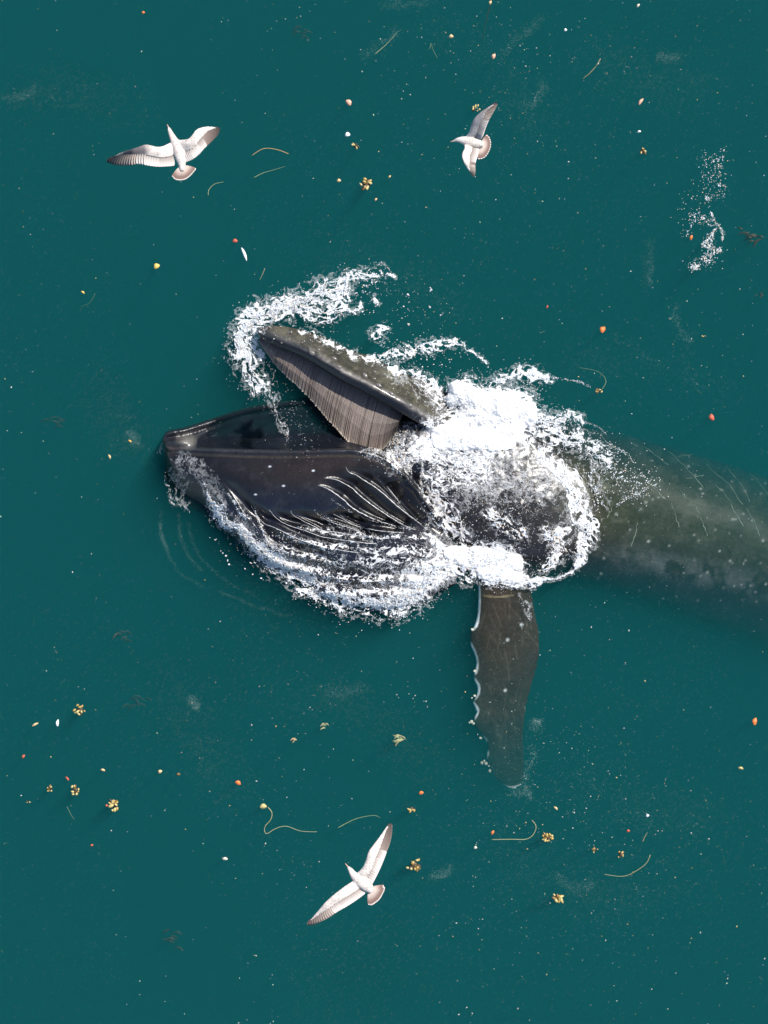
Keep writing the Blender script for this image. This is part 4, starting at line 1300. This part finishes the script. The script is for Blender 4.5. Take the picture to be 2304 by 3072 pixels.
def leaf_mesh(name, ln, wd, curl=.25, seed=0, pts=7):
    q = random.Random(seed)
    v, f = [], []
    for k in range(pts):
        s = k / (pts - 1)
        w = wd * (math.sin(math.pi * (0.06 + .9 * s)) ** .8) * (1 + q.uniform(-.12, .12))
        x = (s - .5) * ln; y = curl * wd * math.sin(s * 3) * 1.2
        zc_ = .012 * math.sin(s * math.pi)
        v += [(x, y - w, zc_ - .006), (x, y, zc_ + .006 + .15 * wd), (x, y + w, zc_ - .004)]
    n = len(v)
    v += [(a, b, c_ - .006) for a, b, c_ in v]
    for k in range(pts - 1):
        for j in (0, 1):
            a = k * 3 + j
            f.append((a, a + 3, a + 4, a + 1)); f.append((n + a, n + a + 1, n + a + 4, n + a + 3))
        a = k * 3
        f.append((a, n + a, n + a + 3, a + 3)); a = k * 3 + 2
        f.append((a, a + 3, n + a + 3, n + a))
    return new_mesh(name, v, f)

def leaf(name, label, cat, at, size, mat, ang=0.0, ratio=.4, group=None, z=.012, seed=0):
    """size: length in photo pixels"""
    me = leaf_mesh(name, size * MPP, size * MPP * ratio * .5 * 2 * .5, .3, seed)
    o = add(name, me, mat, None, tuple(W(*at, z)))
    o.rotation_euler = (rng.uniform(-.15, .15), rng.uniform(-.15, .15), ang)
    return tag(o, label, cat, group)

def stalk(name, label, cat, pts, r0, r1, mat, z0=.0, z1=-.05, group=None):
    z0, z1 = z0 - .03, z1 - .06
    w = [W(x, y, z0 + (z1 - z0) * k / (len(pts) - 1)) for k, (x, y) in enumerate(pts)]
    org = w[0].copy()
    v, f_ = tube([p - org for p in w], r0 * .6, r1 * .6)
    o = add(name, new_mesh(name, v, f_), mat, None, tuple(org))
    return tag(o, label, cat, group)

BLAD = blob(1.0, .9, 3, 2, .04); BLAD.name = "float_bladder"
def kelp(label, at, size, seed, pale=.5, blades=5, bladders=8, elong=1.0, ang=0.0, dark=True):
    q = random.Random(seed)
    root = bpy.data.objects.new("kelp_cluster", None); COL.objects.link(root)
    root.location = tuple(W(*at, 0)); root.rotation_euler = (0, 0, ang)
    tag(root, label, "kelp", "kelp clusters drifting on the sea")
    R = size * MPP * .5
    if dark:
        me = blob(R * .55, .35, seed, 2, .3); me.name = "holdfast"
        o = add("holdfast", me, M_KD, root, (0, 0, -.01)); o.scale = (elong, 1, 1)
    for k in range(blades):
        a = q.uniform(0, 6.28); ln = R * q.uniform(.7, 1.15)
        me = leaf_mesh("kelp_blade", ln, ln * .22, .4, seed + k, 5)
        o = add("kelp_blade", me, q.choice([M_KL, M_KL, M_KB2, M_KD]), root, (math.cos(a) * ln * .5 * elong, math.sin(a) * ln * .5, q.uniform(.0, .02)))
        o.rotation_euler = (q.uniform(-.3, .3), q.uniform(-.3, .3), a)
    for k in range(bladders):
        a = 6.28 * k / bladders + q.uniform(-.4, .4); d = R * q.uniform(.35, .95)
        me = BLAD.copy(); me.materials.clear(); me.materials.append(M_KB2 if q.random() < pale else M_KB)
        o = add("float_bladder", me, None, root, (math.cos(a) * d * elong, math.sin(a) * d, q.uniform(.012, .03)))
        r = R * q.uniform(.13, .23)
        o.scale = (r * q.uniform(1.1, 1.7), r, r)
        o.rotation_euler = (0, 0, q.uniform(0, 3))
    return root

def tangle(label, at, size, seed, z, mat, blades=9):
    q = random.Random(seed)
    root = bpy.data.objects.new("weed_tangle", None); COL.objects.link(root)
    root.location = tuple(W(*at, z))
    tag(root, label, "seaweed", "weed tangles under the surface")
    R = size * MPP * .5
    for k in range(blades):
        x, y = q.gauss(0, R * .45), q.gauss(0, R * .35)
        a = q.uniform(-.8, .8)
        ln = R * q.uniform(.6, 1.2)
        me = leaf_mesh("weed_blade", ln, ln * .12, 1.5, seed + k, 6)
        o = add("weed_blade", me, mat, root, (x, y, q.uniform(-.15, .1)))
        o.rotation_euler = (q.uniform(-.5, .5), q.uniform(-.5, .5), a)
    return root

kelp("yellow kelp cluster floating between two upper gulls, large with dark middle", T2((718, 1150))[0], 38, 1, .7, 5, 8)
kelp("small dark kelp clump with one pale float beside a white flake", T2((652, 908))[0], 22, 2, 1, 5, 2)
kelp("yellow kelp sprig beside the raised wing of the banking gull", T2((1400, 675))[0], 26, 3, .9, 3, 5, dark=False)
kelp("small brown kelp clump drifting alone near the glitter streak's upper end", T3((880, 940))[0], 26, 4, .6, 5, 3)
kelp("dark little kelp knot at the end of a thin curled stalk behind the splash", T5((605, 978))[0], 22, 5, .5, 4, 2)
kelp("golden kelp cluster trailing two floats, highest of the lower corner kelp", T6((497, 475))[0], 34, 6, .5, 2, 8)
kelp("small dark kelp piece beside the round cluster in the lower corner", T6((310, 965))[0], 24, 7, .9, 4, 4, 1.3, 1.0)
kelp("round yellow kelp cluster with a bright white float", T6((467, 980))[0], 34, 8, .9, 3, 8)
kelp("tall golden kelp cluster with a small red bit beside it", T6((710, 1060))[0], 44, 9, .4, 5, 9, .6)
kelp("star shaped orange kelp sprig above the gliding gull's wing tip", T7((1105, 1095))[0], 26, 10, .0, 9, 2)
kelp("yellow and black kelp cluster beside the gliding gull's raised wing", T7((1125, 1445))[0], 42, 11, .7, 6, 7, 1.2, .6)
kelp("tan kelp cluster with dark middle beside the hooked stalk below the flipper", T8((290, 955))[0], 38, 12, .6, 5, 8, 1.1, .6)
kelp("small tan kelp bit, middle of three in a row below the flipper", T8((580, 1035))[0], 20, 13, .8, 3, 3)
kelp("yellow orange kelp bit above the long arc shaped blade", T8((745, 1065))[0], 24, 14, .5, 4, 3)
kelp("lowest kelp cluster, brown with two bright floats and thin stems", T8((355, 1340))[0], 40, 15, .5, 7, 5)
kelp("two pale floats joined, lowest piece near the picture's lower left side", T6((177, 1050))[0], 18, 16, 1, 1, 2, dark=False)
kelp("two pale and orange floats near the glitter streak's lower end", T5((1260, 640))[0], 14, 17, 1, 1, 2, dark=False)

leaf("leaf_fragment", "pinkish tan leaf floating above the white flake", "leaf", T2((607, 640))[0], 20, M_PK, -.9, .8)
leaf("shell_flake", "round white flake below the pinkish tan leaf", "flake", T2((604, 840))[0], 15, M_WH, .2, .9)
leaf("leaf_fragment", "small orange leaf at the upper edge above the first gull", "leaf", T1((892, 80))[0], 10, M_OR, .5, .8)
leaf("leaf_fragment", "tan leaf scrap up and to one side of the big yellow kelp cluster", "leaf", T2((550, 1125))[0], 12, M_TN, .3, .8)
leaf("leaf_fragment", "brown leaf scrap just below the big yellow kelp cluster", "leaf", T2((780, 1242))[0], 10, M_TN, .9, .6)
leaf("leaf_fragment", "olive leaf scrap beside the big yellow kelp cluster towards the banking gull", "leaf", T2((866, 1100))[0], 10, M_KB2, .9, .6)
leaf("leaf_fragment", "orange leaf high above the banking gull's raised wing", "leaf", T2((1515, 350))[0], 16, M_PK, 1.2, .7)
leaf("leaf_fragment", "tan leaf near the upper edge, above and before the banking gull", "leaf", T2((1248, 228))[0], 13, M_TN, .2, .8)
leaf("leaf_fragment", "long red brown leaf above the lone small kelp clump", "leaf", T3((870, 632))[0], 22, M_PK, .95, .4)
leaf("leaf_fragment", "orange scrap caught beside the glitter streak", "leaf", T3((1183, 1478))[0], 15, M_OR, 1.3, .6)
leaf("leaf_fragment", "red leaf just above the thin white feather", "leaf", T4((1463, 50))[0], 15, M_RD, .1, .8)
leaf("drifting_feather", "slender white feather floating above the whale's snout", "feather", T4((1518, 130))[0], 41, M_WH, -1.2, .22)
leaf("leaf_fragment", "round yellow orange leaf alone on open water before the whale's snout", "leaf", T4((977, 207))[0], 18, M_YL, .6, .9)
leaf("leaf_fragment", "tiny yellow scrap floating far before the whale's snout", "leaf", T4((515, 368))[0], 12, M_YL, -.6, .5)
leaf("leaf_fragment", "bright orange leaf floating above the burst of foam", "leaf", T5((634, 600))[0], 20, M_OR, 1.0, .85)
leaf("leaf_fragment", "red leaf floating above the whale's submerged back", "leaf", T5((1312, 1143))[0], 20, M_RD, 1.9, .8)
leaf("leaf_fragment", "tiny red scrap above the foam curl behind the upper jaw", "leaf", T5((287, 458))[0], 10, M_RD, 1.2, .5)
leaf("leaf_fragment", "orange oval leaf by the picture's edge, below the whale's tail side", "leaf", T8((1580, 237))[0], 22, M_OR, 1.3, .65)
leaf("leaf_fragment", "olive tan leaf by the picture's edge, below the orange oval leaf", "leaf", T8((1490, 530))[0], 15, M_KB2, -.2, .6)
leaf("leaf_fragment", "small tan leaf above the kelp cluster with the hooked stalk", "leaf", T8((338, 778))[0], 14, M_TN, -.7, .5)
leaf("leaf_fragment", "tiny red brown scrap above the three small kelp bits", "leaf", T8((790, 920))[0], 10, M_RD, .3, .8)
leaf("shell_flake", "white flake among the specks below the flipper", "flake", T8((910, 825))[0], 10, M_WH, .3, .7)
leaf("leaf_fragment", "red orange leaf midway between the tall golden kelp and the curled kelp stalk", "leaf", T6((1480, 933))[0], 17, M_OR, -.5, .8)
leaf("leaf_fragment", "dull red leaf nearest the picture's edge above the lower corner kelp", "leaf", T6((147, 767))[0], 13, M_RD, 1.0, .6)
leaf("leaf_fragment", "thin red scrap just above the round yellow kelp cluster", "leaf", T6((418, 905))[0], 15, M_RD, -.9, .4)
leaf("leaf_fragment", "tan leaf above the tall golden kelp cluster", "leaf", T6((640, 852))[0], 13, M_TN, -.3, .6)
leaf("leaf_fragment", "tan round scrap to one side above the tall golden kelp", "leaf", T6((997, 862))[0], 13, M_TN, .6, .8)
leaf("leaf_fragment", "dim brown scrap between the tan round scrap and the red orange leaf", "leaf", T6((1110, 880))[0], 12, M_KL, .2, .8, z=-.12)
leaf("leaf_fragment", "small red bit touching the tall golden kelp cluster", "leaf", T6((664, 1073))[0], 8, M_RD, .2, .9)
leaf("leaf_fragment", "tiny dull red bit far below the tall golden kelp", "leaf", T6((572, 1320))[0], 9, M_RD, .3, .7)
leaf("shell_flake", "cream flake floating below the curled kelp stalk", "flake", T6((1400, 1405))[0], 16, M_BARN, .0, .65)
leaf("shell_flake", "narrow white flake beside the tan blade under the highest corner kelp", "flake", T6((360, 557))[0], 20, M_WH, 1.45, .45)
leaf("leaf_fragment", "narrow tan blade beside the narrow white flake", "leaf", T6((220, 568))[0], 20, M_TN, .5, .35)
leaf("leaf_fragment", "small orange leaf above the star shaped kelp", "leaf", T7((1170, 995))[0], 14, M_OR, .4, .8)
leaf("leaf_fragment", "orange scrap between the gliding gull and the hooked stalk", "leaf", T7((1615, 1240))[0], 14, M_OR, 1.1, .6)
leaf("shell_flake", "cream round flake beside the gliding gull, under the orange scrap", "flake", T7((1507, 1335))[0], 10, M_BARN, .2, .9)
leaf("leaf_fragment", "brown scrap at the very upper edge on top of a dark stem", "leaf", (1472, 8), 12, M_TN, 1.2, .7)
leaf("shell_flake", "white flake floating highest of the specks near the banking gull", "flake", T3((400, 188))[0], 9, M_WH, .4, .9)
leaf("shell_flake", "cream flake at the upper edge above the red brown leaf", "flake", T3((853, 35))[0], 12, M_BARN, .9, .6)
leaf("shell_flake", "white flake just above the lone small kelp clump", "flake", T3((858, 820))[0], 11, M_WH, .2, .6)
leaf("leaf_fragment", "yellow scrap close before the whale's lower jaw tip", "leaf", T4((808, 1293))[0], 12, M_YL, -.6, .4)
leaf("leaf_fragment", "curled tan scrap before and below the whale's lower jaw tip", "leaf", T4((680, 1390))[0], 14, M_TN, -1.2, .5)

stalk("kelp_stalk", "golden bent stalk floating near the first gull's tail", "stalk", T2((8, 967), (80, 925), (160, 930), (235, 957)), .008, .011, M_ST2, 0, .0)
stalk("kelp_stalk", "dark straight stem hanging from the upper edge", "stalk", T2((1492, 15), (1470, 110), (1455, 180), (1440, 245)), .010, .006, M_KD, -.02, -.25)
stalk("grass_blade", "pale straight blade under the upper edge near the middle", "blade", T2((775, 335), (850, 270), (920, 190)), .010, .004, M_KG, -.02, -.2)
stalk("grass_blade", "bent green blade above and before the banking gull", "blade", T2((1115, 305), (1122, 270), (1135, 310), (1162, 360)), .006, .005, M_KG, -.05, -.15)
stalk("grass_blade", "yellow green blade with a thick end above the glitter streak's side of the banking gull", "blade", T3((617, 365), (590, 410), (550, 455), (508, 490)), .012, .006, M_ST, 0, -.05)
stalk("grass_blade", "thin pale blade below the golden bent stalk", "blade", T2((20, 1105), (80, 1075), (150, 1055), (215, 1035)), .009, .004, M_KG, -.02, -.2)
stalk("grass_blade", "thin arched blade ending in a small tan head under the first gull", "blade", T1((1295, 1215), (1300, 1180), (1335, 1145), (1390, 1132)), .007, .005, M_ST, -.02, -.08)
stalk("grass_blade", "short yellow green blade just above the snout splash", "blade", T4((1648, 218), (1635, 250), (1616, 290)), .009, .006, M_ST, 0, -.03)
stalk("grass_blade", "faint curled blade on open water before the whale's snout", "blade", T4((590, 375), (560, 430), (510, 455), (495, 490)), .006, .004, M_KG, -.1, -.3)
stalk("kelp_stalk", "hair thin curled stalk ending in a dark kelp knot", "stalk", T5((625, 972), (648, 935), (645, 900), (610, 865), (560, 848), (480, 835)), .007, .004, M_KG, -.02, -.15)
stalk("kelp_stalk", "long curling pale stalk below the pale headed kelp bulb", "stalk", T7((215, 1082), (240, 1115), (232, 1160), (195, 1205), (205, 1248), (262, 1215), (330, 1200), (420, 1230), (520, 1235)), .012, .007, M_ST, -.01, -.12)
leaf("kelp_bulb", "pale yellow kelp bulb at the head of the long curling stalk", "kelp", T7((187, 1080))[0], 20, M_KB2, .1, .8)
stalk("grass_blade", "long thin blade pointing at the gliding gull's raised wing", "blade", T7((650, 1210), (760, 1155), (870, 1133), (912, 1147)), .011, .006, M_KG, -.01, -.1)
stalk("kelp_stalk", "hooked pinkish stalk below the flipper", "stalk", T8((-60, 972), (60, 970), (150, 970), (195, 945), (216, 900), (208, 872), (190, 852)), .008, .010, M_ST, -.01, -.01)
stalk("grass_blade", "long arc shaped yellow green blade near the lower kelp bits", "blade", T8((640, 1188), (760, 1200), (850, 1160), (905, 1115), (926, 1068)), .007, .010, M_ST, -.12, -.02)
stalk("grass_blade", "short pale blade above the yellow orange kelp bit", "blade", T8((880, 985), (895, 950), (910, 928)), .007, .005, M_ST, -.02, -.02)
stalk("grass_blade", "dim green blade under the round yellow kelp cluster", "blade", T6((418, 1080), (440, 1125), (462, 1160)), .008, .005, M_KG, -.05, -.15)

tangle("dark weed tangle by the picture's edge beside the glitter streak", T3((1555, 1470))[0], 60, 31, -.25, M_KD, 12)
tangle("dim dark weed deep in the water before the whale's lower jaw", T4((345, 1175))[0], 70, 32, -1.0, M_KD, 10)
tangle("dim dark weed deep in the water above the lower corner kelp", (400, 2112), 80, 33, -1.1, M_KD, 10)
tangle("dim dark weed with a pale end below the throat foam", (371, 1905), 60, 34, -.75, M_KD, 9)
tangle("dim brown weed deep under the upper edge", T2((330, 195))[0], 60, 35, -.8, M_KD, 9)
tangle("dim brown weed deep near the lower edge", (520, 2820), 60, 36, -.7, M_KD, 9)
tangle("pale yellow weed tangle below the flipper's front edge", T7((1030, 665))[0], 46, 37, -.12, M_ST, 11)
tangle("small tan weed sprig with a trailing end, lower of two below the throat", T7((382, 670))[0], 26, 38, -.08, M_TN, 6)
tangle("thin pale weed sprig above the small tan weed sprig", T7((575, 580))[0], 36, 39, -.15, M_ST, 6)
tangle("small dark weed at the picture's edge below the glitter streak", T5((1627, 392))[0], 26, 40, -.05, M_KD, 6)
